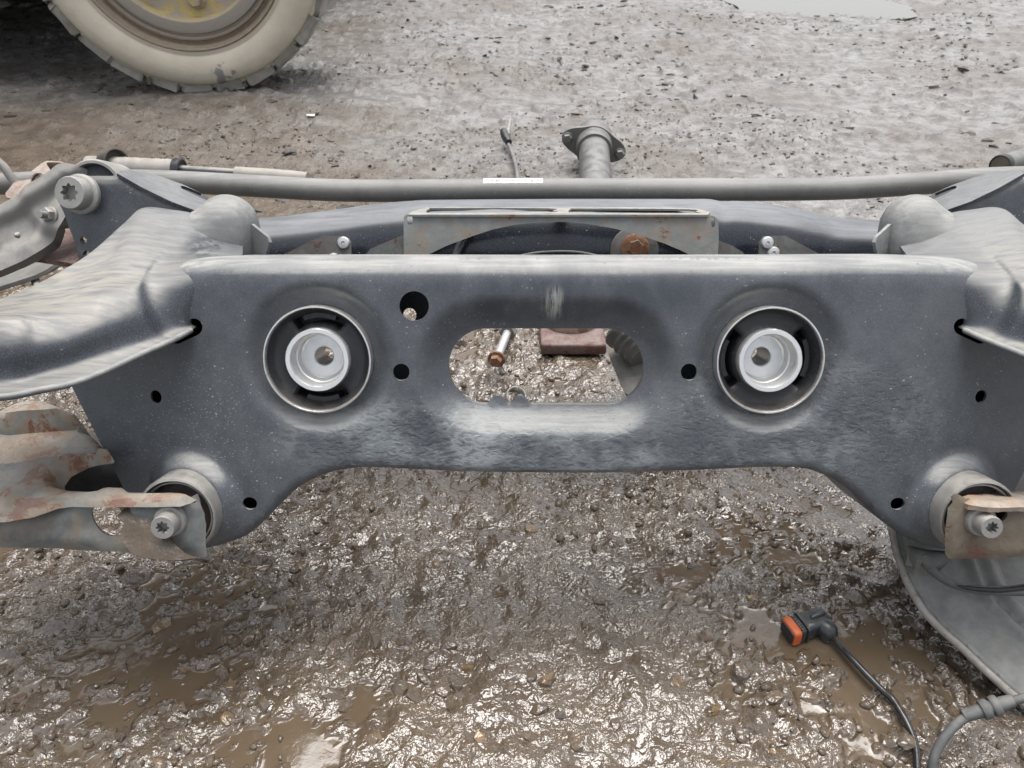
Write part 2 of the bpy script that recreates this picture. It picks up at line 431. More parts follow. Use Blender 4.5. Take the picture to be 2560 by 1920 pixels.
def catmull(P, n, closed=False):
    P = np.asarray(P, float)
    m = len(P)
    if closed: Q = np.vstack([P[-1:], P, P[:2]])
    else: Q = np.vstack([2 * P[:1] - P[1:2], P, 2 * P[-1:] - P[-2:-1]])
    out = []
    segs = m if closed else m - 1
    for i in range(segs):
        a, b, c, d = Q[i], Q[i + 1], Q[i + 2], Q[i + 3]
        for k in range(n):
            t = k / n
            out.append(0.5 * (2 * b + (c - a) * t + (2 * a - 5 * b + 4 * c - d) * t * t + (3 * b - a - 3 * c + d) * t ** 3))
    if not closed: out.append(P[-1])
    return np.array(out)
def patch_grid(G, nu=6, nv=5):
    G = np.asarray(G, float)                      # columns x rows x 3
    A = np.array([catmull(c, nv) for c in G])     # smooth down each column
    B = np.array([catmull(A[:, j], nu) for j in range(A.shape[1])]).transpose(1, 0, 2)
    a, b = B.shape[:2]
    V = B.reshape(-1, 3)
    F = [(i * b + j, i * b + j + 1, (i + 1) * b + j + 1, (i + 1) * b + j) for i in range(a - 1) for j in range(b - 1)]
    return V, F
def frames(P):
    T = np.gradient(P, axis=0); T /= np.linalg.norm(T, axis=1, keepdims=True)
    ref = np.array([0.13, 0.21, 1.0])
    if abs(T[0] @ ref) / np.linalg.norm(ref) > 0.9: ref = np.array([1.0, 0.2, 0.1])
    N = np.zeros_like(P); n = np.cross(T[0], ref); n /= np.linalg.norm(n); N[0] = n
    for i in range(1, len(P)):
        n = N[i - 1] - T[i] * (N[i - 1] @ T[i]); N[i] = n / np.linalg.norm(n)
    return T, N, np.cross(T, N)
def tube(P, r, seg=16, n=8, cap=True, smooth_path=True, squash=1.0):
    P = np.asarray(P, float); rr = np.broadcast_to(np.asarray(r, float), (len(P),))
    if smooth_path and len(P) > 2:
        X = catmull(np.hstack([P, rr[:, None]]), n); P, rr = X[:, :3], X[:, 3]
    T, N, B = frames(P)
    a = np.linspace(0, 2 * np.pi, seg, endpoint=False)
    V = (P[:, None] + rr[:, None, None] * (np.cos(a)[None, :, None] * N[:, None] * squash + np.sin(a)[None, :, None] * B[:, None])).reshape(-1, 3)
    F = [(i * seg + j, i * seg + (j + 1) % seg, (i + 1) * seg + (j + 1) % seg, (i + 1) * seg + j) for i in range(len(P) - 1) for j in range(seg)]
    if cap: F += [tuple(range(seg))[::-1], tuple((len(P) - 1) * seg + j for j in range(seg))]
    return V, F
def lathe(prof, c, axis, seg=40, xdir=None, wob=None):
    """prof: (radius, height along axis)"""
    axis = np.asarray(axis, float) / np.linalg.norm(axis)
    x = np.array([1.0, 0, 0]) if xdir is None else np.asarray(xdir, float)
    x = x - axis * (x @ axis); x /= np.linalg.norm(x); y = np.cross(axis, x)
    a = np.linspace(0, 2 * np.pi, seg, endpoint=False)
    V, F = [], []
    for r, h in prof:
        k = np.ones(seg) if wob is None else 1 + wob * (vnoise(a * 5 + 3.1, a * 0 + r * 900) - 0.5)
        V.append(c + (np.cos(a) * r * k)[:, None] * x + (np.sin(a) * r * k)[:, None] * y + h * axis)
    V = np.vstack(V)
    for i in range(len(prof) - 1):
        for j in range(seg):
            F.append((i * seg + j, i * seg + (j + 1) % seg, (i + 1) * seg + (j + 1) % seg, (i + 1) * seg + j))
    if prof[0][0] > 1e-6 and False: F.append(tuple(range(seg))[::-1])
    return V, F
def closed_lathe(prof, *a, **k):
    seg = k.get('seg', 40)
    V, F = lathe(prof, *a, **k)
    F.append(tuple(range(seg))[::-1]); F.append(tuple((len(prof) - 1) * seg + j for j in range(seg)))
    return V, F
def join(*parts):
    V, F, k = [], [], 0
    for v, f in parts:
        V.append(np.asarray(v)); F += [tuple(i + k for i in q) for q in f]; k += len(v)
    return np.vstack(V), F
def inside(poly, P):
    x, y = P[:, 0], P[:, 1]; c = np.zeros(len(P), bool)
    a = np.asarray(poly); b = np.roll(a, -1, 0)
    for (x1, y1), (x2, y2) in zip(a, b):
        if y1 == y2: continue
        c ^= ((y1 > y) != (y2 > y)) & (x < (x2 - x1) * (y - y1) / (y2 - y1) + x1)
    return c
def seg_dist(line, P, closed=False):
    a = np.asarray(line, float)
    s, e = (a, np.roll(a, -1, 0)) if closed else (a[:-1], a[1:])
    best = np.full(len(P), 1e9)
    for p, q in zip(s, e):
        d = q - p; L = d @ d
        t = np.clip(((P - p) @ d) / L, 0, 1) if L > 0 else np.zeros(len(P))
        best = np.minimum(best, np.linalg.norm(P - (p + t[:, None] * d), axis=1))
    return best
def resample(poly, step):
    a = np.asarray(poly, float); b = np.roll(a, -1, 0); out = []
    for p, q in zip(a, b):
        n = max(1, int(round(np.linalg.norm(q - p) / step)))
        for k in range(n): out.append(p + (q - p) * k / n)
    return np.array(out)
def mesh2d(outline, holes, res, extra=None):
    loops = [resample(outline, res)] + [resample(h, res * 0.7) for h in holes]
    lo, hi = loops[0].min(0), loops[0].max(0)
    gx, gy = np.meshgrid(np.arange(lo[0], hi[0], res), np.arange(lo[1], hi[1], res * 0.866))
    gx = gx + (np.arange(gx.shape[0]) % 2)[:, None] * res / 2
    P = np.column_stack([gx.ravel(), gy.ravel()])
    if extra is not None: P = np.vstack([P, extra])
    ok = inside(loops[0], P)
    for h in loops[1:]: ok &= ~inside(h, P)
    P = P[ok]
    d = np.full(len(P), 1e9)
    for l in loops: d = np.minimum(d, seg_dist(l, P, True))
    P = P[d > res * 0.22]
    pts, edges, k = [], [], 0
    for l in loops:
        n = len(l); pts += l.tolist(); edges += [(k + i, k + (i + 1) % n) for i in range(n)]; k += n
    pts += P.tolist()
    rv = delaunay_2d_cdt([Vector(p) for p in pts], edges, [], 0, 1e-7)
    V = np.array([(v.x, v.y) for v in rv[0]])
    T = np.array([tuple(f) for f in rv[2]])
    C = V[T].mean(1)
    ok = inside(loops[0], C)
    for h in loops[1:]: ok &= ~inside(h, C)
    return V, [tuple(int(i) for i in t) for t in T[ok]], loops
class Plane:
    def __init__(self, a, b, c):
        self.o = np.asarray(a, float)
        self.x = np.asarray(b, float) - self.o; self.x /= np.linalg.norm(self.x)
        n = np.cross(self.x, np.asarray(c, float) - self.o); n /= np.linalg.norm(n)
        if n @ (CAM - self.o) < 0: n = -n
        self.n = n; self.y = np.cross(n, self.x)
    def px(self, px, py):
        r = ray(px, py); p = CAM + r * (((self.o - CAM) @ self.n) / (r @ self.n)) - self.o
        return np.array([p @ self.x, p @ self.y])
    def world(self, A, h=0.0):
        h = np.broadcast_to(h, (len(A),))
        return self.o + A[:, :1] * self.x + A[:, 1:2] * self.y + h[:, None] * self.n
def sheet(name, plane, pts, mat, parent=None, holes=(), t=0.004, res=0.006, h=None, smooth_n=0, flip=False, origin=None, sharp=38):
    poly = np.array([plane.px(*p) for p in pts])
    if smooth_n: poly = catmull(poly, smooth_n, True)
    hs = [catmull(np.array([plane.px(*p) for p in q]), 3, True) for q in holes]
    V2, F, loops = mesh2d(poly, hs, res)
    hh = h(V2, loops) if h else 0.0
    V = plane.world(V2, hh)
    a, b, c = V[F[0][0]], V[F[0][1]], V[F[0][2]]
    if np.cross(b - a, c - a) @ plane.n < 0: F = [f[::-1] for f in F]
    V, F = thicken(V, F, t)
    if flip: V = mirror(V); F = [f[::-1] for f in F]
    return mesh_obj(name, V, F, mat, parent, origin, sharp)
def hexagon_bolt(c, axis, r_head, h_head, r_wash, h_wash, hex_=True, socket=True, wob=0.0, dome=True):
    axis = np.asarray(axis, float) / np.linalg.norm(axis)
    wash = closed_lathe([(r_wash, 0), (r_wash, h_wash * 0.7), (r_wash * 0.93, h_wash), (r_head * 0.98, h_wash * 1.15)], c, axis, seg=32)
    seg = 6 if hex_ else 32
    r = r_head
    if socket:
        prof = [(r, h_wash), (r, h_wash + h_head * 0.88), (r * 0.93, h_wash + h_head), (r * 0.60, h_wash + h_head)]
        head = lathe(prof, c, axis, seg=32)
        # star socket
        x = np.array([1.0, 0, 0]); x -= axis * (x @ axis); x /= np.linalg.norm(x); y = np.cross(axis, x)
        a = np.linspace(0, 2 * np.pi, 32, endpoint=False)
        rad = r * (0.50 + 0.09 * np.cos(8 * a))
        top = c + (h_wash + h_head) * axis
        ring0 = top + np.cos(a)[:, None] * x * r * 0.60 + np.sin(a)[:, None] * y * r * 0.60
        ring1 = top + (np.cos(a) * rad)[:, None] * x + (np.sin(a) * rad)[:, None] * y
        ring2 = ring1 - axis * h_head * 0.55
        V = np.vstack([ring0, ring1, ring2]); n = 32
        F = [(i * n + j, i * n + (j + 1) % n, (i + 1) * n + (j + 1) % n, (i + 1) * n + j) for i in range(2) for j in range(n)] + [tuple(2 * n + j for j in range(n))]
        return wash, join(head, (V, F))
    prof = [(r, h_wash), (r, h_wash + h_head * 0.8), (r * 0.85, h_wash + h_head)]
    return wash, closed_lathe(prof, c, axis, seg=seg, xdir=(1, 0.3, 0.2))
Z1 = lambda x, y: (x / 3.16, y / 3.16 + 380)
Z2 = lambda x, y: (x / 3.16, y / 3.16 + 900)
Z3 = lambda x, y: (x / 3.687 + 1960, y / 3.687 + 380)
Z7 = lambda x, y: (x / 5.184, y / 5.184 + 400)
Z9 = lambda x, y: (x / 6.9125 + 2240, y / 6.9125 + 1180)
Z10 = lambda x, y: (x / 6.9125, y / 6.9125 + 560)
ZO = lambda x, y: (x / 3.687 + 1060, y / 3.687 + 740)
Z5 = lambda x, y: (x / 3.16 + 1860, y / 3.16 + 1470)

# ================================================================== GROUND
WETS = [(*PG(380, 1640)[:2], 0.085, 0.0055), (*PG(2180, 1720)[:2], 0.10, 0.0060), (*PG(2090, 1600)[:2], 0.05, 0.003), (*PG(1830, 1330)[:2], 0.09, 0.0045), (*PG(620, 1430)[:2], 0.06, 0.0035), (*PG(1250, 1880)[:2], 0.09, 0.0045), (*PG(700, 1860)[:2], 0.06, 0.004)]
def ground_height(x, y):
    far = sstep(1.0, 2.2, y)
    big = (fbm(x * 1.3 + 5, y * 1.3, 3) - 0.5) * 0.045
    big += far * (fbm(x * 1.1 + 40, y * 2.6 + 3, 3) - 0.5) * 0.035
    mid = (fbm(x * 17 + 3, y * 17 + 8, 3) - 0.5) * 0.013
    fine = (fbm(x * 75, y * 75, 3, 0.6) - 0.5) * 0.0085
    rid = np.abs(fbm(x * 55 + 11, y * 55 + 2, 2) - 0.5) * 2
    st = np.maximum(domes(x, y, 0.030, 0.007, 0.014, 0.75) * 0.75, domes(x + 3.3, y + 1.7, 0.017, 0.004, 0.008, 0.8) * 0.8)
    dens = sstep(0.34, 0.56, fbm(x * 3.1 + 60, y * 3.1 + 20, 3))
    near = 1 - sstep(1.5, 3.0, y)
    h = big + mid * (1 - 0.72 * far) + fine * (1 - 0.8 * far) - rid * 0.0025 * (1 - 0.8 * far) + st * dens * (0.05 + 0.95 * near * (1 - 0.8 * far))
    # clods thrown up behind
    cl = fbm(x * 26 + 7, y * 26 + 1, 3, 0.6)
    h = h + far * sstep(0.60, 0.74, cl) * 0.009
    # hollow that holds the puddle
    e = ((x - 1.50) / 0.62) ** 2 + ((y - 4.05) / 0.62) ** 2
    h = h - 0.05 * np.exp(-e * 1.2)
    # water lying in the low places
    wl = (fbm(x * 1.3 + 5, y * 1.3, 3) - 0.5) * 0.045 - 0.0018 + (fbm(x * 4 + 70, y * 4, 2) - 0.5) * 0.010
    for (bx, by, br, bh) in WETS:
        wl = wl + bh * np.exp(-((x - bx) ** 2 + ((y - by) * 1.2) ** 2) / (br * br))
    wl = wl - 0.012 * far - 0.0016 - 0.05 * np.exp(-e * 1.2)
    wet = sstep(-0.0006, 0.0010, wl - h)
    film = (fbm(x * 30, y * 30, 2) - 0.5) * 0.0007
    h2 = np.where(wl > h, wl + film + (h - wl) * 0.07, h)
    return h2, wet

def build_ground():
    def geo(a, b, d0, k, dmax=8.0):
        out, s, d = [], a, d0
        while s < b: s += d; d = min(d * k, dmax); out.append(s)
        return out
    xr = [i * 0.0042 for i in range(1, 215)] ; xr += geo(xr[-1], 130, 0.0043, 1.018)
    xs = np.array([-x for x in reversed(xr)] + [0] + xr)
    ys = [0.20 + i * 0.0036 for i in range(int(1.25 / 0.0036))]
    ys += geo(ys[-1], 130, 0.0037, 1.0085)
    back = geo(-0.20, 25, 0.03, 1.35)
    ys = np.array([-b for b in reversed(back)] + ys)
    X, Y = np.meshgrid(xs, ys)
    h, wet = ground_height(X.ravel(), Y.ravel())
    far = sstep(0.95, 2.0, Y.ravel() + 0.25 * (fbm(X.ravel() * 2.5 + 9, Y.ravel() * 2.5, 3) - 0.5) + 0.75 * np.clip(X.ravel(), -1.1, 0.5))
    a, b = X.shape
    V = np.column_stack([X.ravel(), Y.ravel(), h])
    i = np.arange(a * b).reshape(a, b)
    Fq = np.column_stack([i[:-1, :-1].ravel(), i[:-1, 1:].ravel(), i[1:, 1:].ravel(), i[1:, :-1].ravel()])
    me = bpy.data.meshes.new('ground')
    me.vertices.add(len(V)); me.vertices.foreach_set('co', V.ravel())
    me.loops.add(Fq.size); me.loops.foreach_set('vertex_index', Fq.ravel().astype(np.int32))
    me.polygons.add(len(Fq)); me.polygons.foreach_set('loop_start', np.arange(0, Fq.size, 4, dtype=np.int32))
    me.update(calc_edges=True)
    me.polygons.foreach_set('use_smooth', np.ones(len(Fq), bool))
    dist = sstep(0.85, 1.7, Y.ravel())
    for nm, arr in (('wet', wet), ('far', far), ('dist', dist)):
        at = me.attributes.new(nm, 'FLOAT', 'POINT'); at.data.foreach_set('value', arr.astype(np.float32))
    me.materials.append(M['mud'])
    o = bpy.data.objects.new('ground', me); COL.objects.link(o)
    ORIGINS['ground'] = np.zeros(3)
    o['kind'] = 'structure'
    return o
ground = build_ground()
def gz(x, y):
    return float(ground_height(np.array([x]), np.array([y]))[0][0])

def ico():
    bm = bmesh.new(); bmesh.ops.create_icosphere(bm, subdivisions=1, radius=1)
    V = np.array([v.co[:] for v in bm.verts]); F = [tuple(v.index for v in f.verts) for f in bm.faces]; bm.free()
    return V, F
ICO_V, ICO_F = ico()
def stone_shape(seed):
    r = np.random.default_rng(seed)
    V = ICO_V.copy()
    for _ in range(7):
        n = r.normal(size=3); n /= np.linalg.norm(n); d = r.uniform(0.62, 0.92)
        s = V @ n; V = V - np.where(s > d, (s - d), 0)[:, None] * n * 0.8
    V = V * (1 + 0.22 * (r.random((len(V), 1)) - 0.5))
    return V * np.array([1, r.uniform(0.6, 0.95), r.uniform(0.5, 0.75)])
STONES = []
for k in range(14):
    me = bpy.data.meshes.new('pebble')
    me.from_pydata(stone_shape(100 + k).tolist(), [], ICO_F); me.update()
    me.polygons.foreach_set('use_smooth', [True] * len(me.polygons))
    me.set_sharp_from_angle(angle=R(34))
    me.materials.append(M['stone']); STONES.append(me)
def put_pebble(x, y, s, seed, sink=0.35):
    r = random.Random(seed)
    o = bpy.data.objects.new('pebble', STONES[seed % 14]); COL.objects.link(o); o.parent = ground
    o.location = (x, y, gz(x, y) + s * (0.24 - sink * 0.8))
    o.rotation_euler = (r.uniform(-0.4, 0.4), r.uniform(-0.4, 0.4), r.uniform(0, 6.28))
    o.scale = (s * r.uniform(0.9, 1.25), s, s)
# clear stones of the foreground, then a scatter
spots = [(1160, 1720), (1010, 1690), (1035, 1735), (1075, 1745), (1105, 1720), (1125, 1755), (895, 1600), (1120, 1605), (1095, 1370), (1050, 1330),
         (1045, 1335), (1240, 1700), (1275, 1710), (1370, 1695), (1330, 1690), (1400, 1780), (1350, 1770), (830, 1735), (860, 1760), (1200, 1850),
         (1000, 1715), (980, 1700), (1140, 1700), (1090, 1400), (1200, 1300), (1480, 1330), (1430, 1350), (940, 1600), (1000, 1600), (740, 1610),
         (780, 1500), (460, 1660), (330, 1640), (380, 1770), (420, 1780), (500, 1600), (1930, 1760), (1540, 1800), (1690, 1700), (1330, 1320),
         (1500, 1500), (1460, 1560), (1080, 1650), (1170, 1660), (1230, 1640), (1060, 1690), (1320, 1830), (1440, 1850), (930, 1850), (700, 1700)]
for k, (px, py) in enumerate(spots):
    p = PG(px, py); put_pebble(p[0], p[1], 0.0055 + 0.0065 * random.random(), 500 + k)
k = 0
while k < 245:
    px, py = random.uniform(-40, 2300), random.uniform(1190, 1960)
    p = PG(px, py)
    if fbm(np.array([p[0] * 3.1 + 60]), np.array([p[1] * 3.1 + 20]), 3)[0] < 0.40 or (px > 1950 and py < 1750): continue
    put_pebble(p[0], p[1], 0.0045 + 0.006 * random.random() ** 2, 900 + k, 0.5); k += 1
def build_gravel():
    n = 5200
    x = rng.uniform(-1.1, 1.1, n * 3); y = 0.28 + 2.0 * rng.random(n * 3) ** 1.7
    keep = fbm(x * 3.1 + 60, y * 3.1 + 20, 3) > 0.38 + 0.1 * rng.random(n * 3)
    x, y = x[keep][:n], y[keep][:n]; n = len(x)
    z = ground_height(x, y)[0]
    V, F = [], []
    base = [stone_shape(300 + i) for i in range(20)]
    for i in range(n):
        s = 0.0022 + 0.0048 * rng.random() ** 2
        a = rng.uniform(0, 6.28); ca, sa = math.cos(a), math.sin(a)
        B = base[i % 20] * s
        B = np.column_stack([B[:, 0] * ca - B[:, 1] * sa, B[:, 0] * sa + B[:, 1] * ca, B[:, 2]])
        V.append(B + (x[i], y[i], z[i] + s * 0.15))
    k = len(ICO_V)
    Fa = (np.array(ICO_F)[None] + (np.arange(n) * k)[:, None, None]).reshape(-1, 3)
    o = mesh_obj('gravel', np.vstack(V), Fa.tolist(), M['stone'], ground, sharp=0)
    o['kind'] = 'stuff'
build_gravel()
def build_clods():
    V, F = [], []
    n = 1500
    x = rng.uniform(-2.2, 2.6, n); y = 1.15 + 3.2 * rng.random(n) ** 1.2
    ok = fbm(x * 2.2 + 30, y * 2.2 + 5, 3) > 0.44
    x, y = x[ok], y[ok]; z = ground_height(x, y)[0]
    base = [stone_shape(700 + i) * (1, 0.7, 0.55) for i in range(12)]
    for i in range(len(x)):
        s = 0.006 + 0.012 * rng.random() ** 3
        a = rng.uniform(-0.7, 0.7); ca, sa = math.cos(a), math.sin(a)
        B = base[i % 12] * s * (1.4, 1, 1)
        B = B + (rng.random(B.shape) - 0.5) * s * 0.4
        V.append(np.column_stack([B[:, 0] * ca - B[:, 1] * sa, B[:, 0] * sa + B[:, 1] * ca, B[:, 2]]) + (x[i], y[i], z[i] + s * 0.12))
    Fa = (np.array(ICO_F)[None] + (np.arange(len(x)) * len(ICO_V))[:, None, None]).reshape(-1, 3)
    g = NT('dark_clod'); nn = g.noise(120, 4, 0.7)
    m = g.fin(g.mix(nn, (0.035, 0.030, 0.025), (0.10, 0.088, 0.075)), 0.5, 0, g.bump(nn, 0.5, 0.004), 0.4)
    o = mesh_obj('mud_clods', np.vstack(V), Fa.tolist(), m, ground, sharp=30)
    o['kind'] = 'stuff'
build_clods()
def build_flakes():
    n = 7000
    x = rng.uniform(-2.3, 3.0, n * 2); y = 0.98 + 3.6 * rng.random(n * 2) ** 1.25
    ok = fbm(x * 2.6 + 80, y * 3.4 + 15, 4, 0.65) > 0.49 + 0.12 * rng.random(n * 2)
    x, y = x[ok][:n], y[ok][:n]; n = len(x); z = ground_height(x, y)[0]
    O = np.array([(1, 0, 0), (0.3, 0.8, 0), (-0.7, 0.6, 0), (-0.9, -0.4, 0), (0.2, -0.9, 0), (0.1, 0.1, 0.55), (0, 0, -0.4)])
    s_ = (0.0022 + 0.0080 * rng.random(n) ** 3) * (0.7 + 0.3 * np.clip(y / 2, 0, 1.6))
    a = rng.uniform(0, 6.28, n)
    B = O[None] * (1 + 0.9 * (rng.random((n, 7, 3)) - 0.5)) * s_[:, None, None] * np.array([1.5, 0.8, 0.9])
    tl = rng.normal(0, 0.35, n)
    B[:, :, 2] += B[:, :, 0] * tl[:, None]
    ca, sa = np.cos(a)[:, None], np.sin(a)[:, None]
    V = np.stack([B[:, :, 0] * ca - B[:, :, 1] * sa + x[:, None], B[:, :, 0] * sa + B[:, :, 1] * ca + y[:, None], B[:, :, 2] + (z + s_ * 0.10)[:, None]], 2).reshape(-1, 3)
    f = [(i, (i + 1) % 5, 5) for i in range(5)] + [((i + 1) % 5, i, 6) for i in range(5)]
    Fa = (np.array(f)[None] + (np.arange(n) * 7)[:, None, None]).reshape(-1, 3)
    g = NT('dark_flake'); nn = g.noise(45, 3, 0.7)
    m = g.fin(g.mix(g.mr(nn, 0.35, 0.65), (0.035, 0.030, 0.025), (0.15, 0.138, 0.122)), 0.45, 0, None, 0.4)
    o = mesh_obj('mud_flakes', V, Fa.tolist(), m, ground, sharp=0, smooth=False)
    o['kind'] = 'stuff'
build_flakes()
# puddle
def build_puddle():
    g = NT('puddle_water')
    m = g.fin((0.10, 0.088, 0.062), 0.03, 0, g.bump(g.noise(3, 2), 0.05, 0.01), 0.5)
    a = np.linspace(0, 2 * np.pi, 72, endpoint=False)
    r = 0.42 * (0.75 + 0.5 * vnoise(np.cos(a) * 2 + 8, np.sin(a) * 2 + 4))
    zc = float((fbm(np.array([1.5 * 1.3 + 5]), np.array([4.05 * 1.3]), 3)[0] - 0.5) * 0.045) - 0.030
    V = np.column_stack([1.50 + np.cos(a) * r, 4.08 + np.sin(a) * r * 0.75, np.full(72, zc)])
    V = np.vstack([V, [[1.50, 4.08, zc]]])
    F = [(j, (j + 1) % 72, 72) for j in range(72)]
    o = mesh_obj('puddle', V, F, m, None, (1.50, 4.08, zc)); o['kind'] = 'structure'
build_puddle()

# ================================================================== SUBFRAME
sub = empty('subframe', ORIGIN_SUB)
tag(sub, 'black painted steel axle subframe with two round bushings across the wet ground', 'subframe')

def bend(u):
    t = np.abs(u - UC) - 0.285; k = 0.03
    return -0.40 * (np.sqrt(t * t + k * k) + t) / 2
def UVS(px, py, dw=0.0):
    u, v = UV(px, py, 0)
    for _ in range(6): u, v = UV(px, py, float(bend(np.array(u))) + dw)
    return np.array([u, v])
TOPR = 0.022
top_px = [(265, 860), (300, 790), (350, 722), (410, 675), (470, 651), (540, 641.5), (620, 640), (900, 639.5), (1360, 640.5), (1900, 640), (2200, 638), (2330, 640), (2420, 652), (2480, 678), (2540, 725), (2590, 792), (2620, 860)]
left_px = [(179, 966), (245, 1096), (312, 1227), (372, 1340)]
bot_px = [(440, 1378), (522, 1366), (570, 1356), (617, 1337), (665, 1298), (714, 1247), (751, 1215), (806, 1187), (856, 1174), (921, 1168), (1035, 1173), (1241, 1181), (1500, 1182), (1740, 1176),
          (1880, 1169), (1960, 1168), (2014, 1172), (2063, 1189), (2115, 1219), (2150, 1252), (2196, 1295), (2231, 1322), (2272, 1347), (2310, 1362), (2361, 1372), (2440, 1384)]
right_px = [(2500, 1295), (2560, 1181), (2630, 1060), (2690, 966)]
top_uv = np.array([UVS(x, y, -TOPR) for x, y in top_px])
left_uv = np.array([UVS(*p) for p in left_px]); right_uv = np.array([UVS(*p) for p in right_px])
bot_uv = np.array([UVS(x, y, -0.006) for x, y in bot_px])
bot_s = catmull(bot_uv, 4); top_s = catmull(top_uv, 4)
outline = np.vstack([top_s, right_uv[::-1], bot_s[::-1], left_uv[::-1]])
def circ_uv(px, py, rx, ry=None, rot=0, n=28, dw=0.0):
    ry = ry or rx
    a = np.linspace(0, 2 * np.pi, n, endpoint=False)
    ex, ey = rx * np.cos(a), ry * np.sin(a); c, s = math.cos(rot), math.sin(rot)
    return np.array([UVS(px + x * c - y * s, py + x * s + y * c, dw) for x, y in zip(ex, ey)])
def stadium_px(x0, y0, x1, y1, r, n=14):
    d = np.array([x1 - x0, y1 - y0], float); th = math.atan2(d[1], d[0])
    out = []
    for k in range(n + 1):
        a = th - math.pi / 2 + math.pi * k / n; out.append((x1 + r * math.cos(a), y1 + r * math.sin(a)))
    for k in range(n + 1):
        a = th + math.pi / 2 + math.pi * k / n; out.append((x0 + r * math.cos(a), y0 + r * math.sin(a)))
    return out
OV = dict(x0=1216, x1=1516, y=916, r=95)
def oval_px():
    out = []
    for k in range(17):
        a = -math.pi / 2 + math.pi * k / 16; out.append((OV['x1'] + OV['r'] * math.cos(a), OV['y'] + OV['r'] * math.sin(a)))
    for cx in (1301, 1244):                                    # two small lobes standing into the opening
        for k in range(13):
            t = k / 12; out.append((cx + 27 - 54 * t, 1011 - 22 * math.sin(math.pi * t) ** 1.6))
    for k in range(17):
        a = math.pi / 2 + math.pi * k / 16; out.append((OV['x0'] + OV['r'] * math.cos(a), OV['y'] + OV['r'] * math.sin(a)))
    return out
OVD = 0.017
oval = np.array([UVS(x, y, -OVD) for x, y in oval_px()])
BUSH = [(795, 899), (1924, 901)]
BUSH_R = 0.0432
bush_uv = [UVS(x, y, 0) for x, y in BUSH]
SLV = [(440, 1292), (2448, 1297)]
slv_uv = [UVS(*p, 0.036) for p in SLV]
ang = np.linspace(0, 2 * np.pi, 56, endpoint=False)
holes = [oval] + [np.column_stack([c[0] + BUSH_R * np.cos(ang), c[1] + BUSH_R * np.sin(ang)]) for c in bush_uv]
holes += [circ_uv(1035, 765, 37, n=36), circ_uv(1003, 930, 21), circ_uv(1723, 930, 21), circ_uv(390, 992, 13, 17, -0.45), circ_uv(2452, 991, 13, 16.5, 0.5),
          circ_uv(625, 1258, 18, 15.5, 0.2), circ_uv(2245, 1260, 18, 15, -0.2)]
holes += [np.array([UVS(x, y) for x, y in stadium_px(484, 818, 440, 838, 22)]), np.array([UVS(x, y) for x, y in stadium_px(2450, 838, 2405, 817, 21)])]
oc = [UVS(OV['x0'], OV['y'], -OVD), UVS(OV['x1'], OV['y'], -OVD)]
o_r = abs(UVS(OV['x0'], OV['y'] + OV['r'], -OVD)[1] - UVS(OV['x0'], OV['y'], -OVD)[1])
def plate_w(P):
    w = bend(P[:, 0])
    d = seg_dist(top_s, P)
    w -= np.where(d < TOPR, TOPR - np.sqrt(np.maximum(TOPR ** 2 - (TOPR - d) ** 2, 0)), 0)
    d = seg_dist(bot_s, P); r = 0.007
    w -= np.where(d < r, r - np.sqrt(np.maximum(r * r - (r - d) ** 2, 0)), 0)
    d = seg_dist(np.array(oc), P) - o_r
    w -= OVD * (1 - sstep(-0.002, 0.027, d))
    for c in bush_uv:
        w -= 0.011 * (1 - sstep(0.0445, 0.063, np.hypot(P[:, 0] - c[0], P[:, 1] - c[1])))
    for c in slv_uv:
        w += 0.013 * (1 - sstep(0.031, 0.047, np.hypot(P[:, 0] - c[0], P[:, 1] - c[1])))
    # the middle is pressed a little hollow between the mounts, and nothing is perfectly flat
    w += (fbm(P[:, 0] * 14 + 3, P[:, 1] * 14 + 5, 2) - 0.5) * 0.0022
    return w
fine_top = np.vstack([np.column_stack([top_s[:, 0], top_s[:, 1] - d]) for d in (0.0012, 0.003, 0.0055, 0.009, 0.013, 0.017)])
fine_top = np.vstack([np.column_stack([np.interp(np.linspace(0, len(top_s) - 1, 240), np.arange(len(top_s)), top_s[:, 0]),
                                       np.interp(np.linspace(0, len(top_s) - 1, 240), np.arange(len(top_s)), top_s[:, 1]) - d]) for d in (0.0015, 0.0035, 0.0065, 0.010, 0.0145)])
V2, F, loops = mesh2d(outline, holes, 0.0046, fine_top)
W = plate_w(V2)
V = L2W(V2[:, 0], V2[:, 1], W)
a_, b_, c_ = (V[i] for i in F[0])
if np.cross(b_ - a_, c_ - a_) @ NRM < 0: F = [f[::-1] for f in F]
nout = len(loops[0])
be = boundary(F)
# outer walls go back to make the box, hole rims get the sheet's thickness
isout = seg_dist(loops[0], V2, True) < 1e-6
Vl = V.tolist(); Fl = list(F); back = {}
def bk(i, depth):
    key = (i, depth)
    if key not in back:
        back[key] = len(Vl)
        if depth is None: Vl.append(V[i] - NRM * (0.008 if abs(W[i] + OVD) < 0.003 and abs(V2[i, 0] - oc[0][0] - 0.048) < 0.09 else 0.0028))
        else: Vl.append(V[i] + NRM * (depth - W[i]))
    return back[key]
for a, b in be:
    dd = -0.088 if (isout[a] and isout[b]) else None
    Fl.append((b, a, bk(a, dd), bk(b, dd)))
front = mesh_obj('front_crossmember', np.array(Vl), Fl, M['paint_front'], sub, sharp=48)

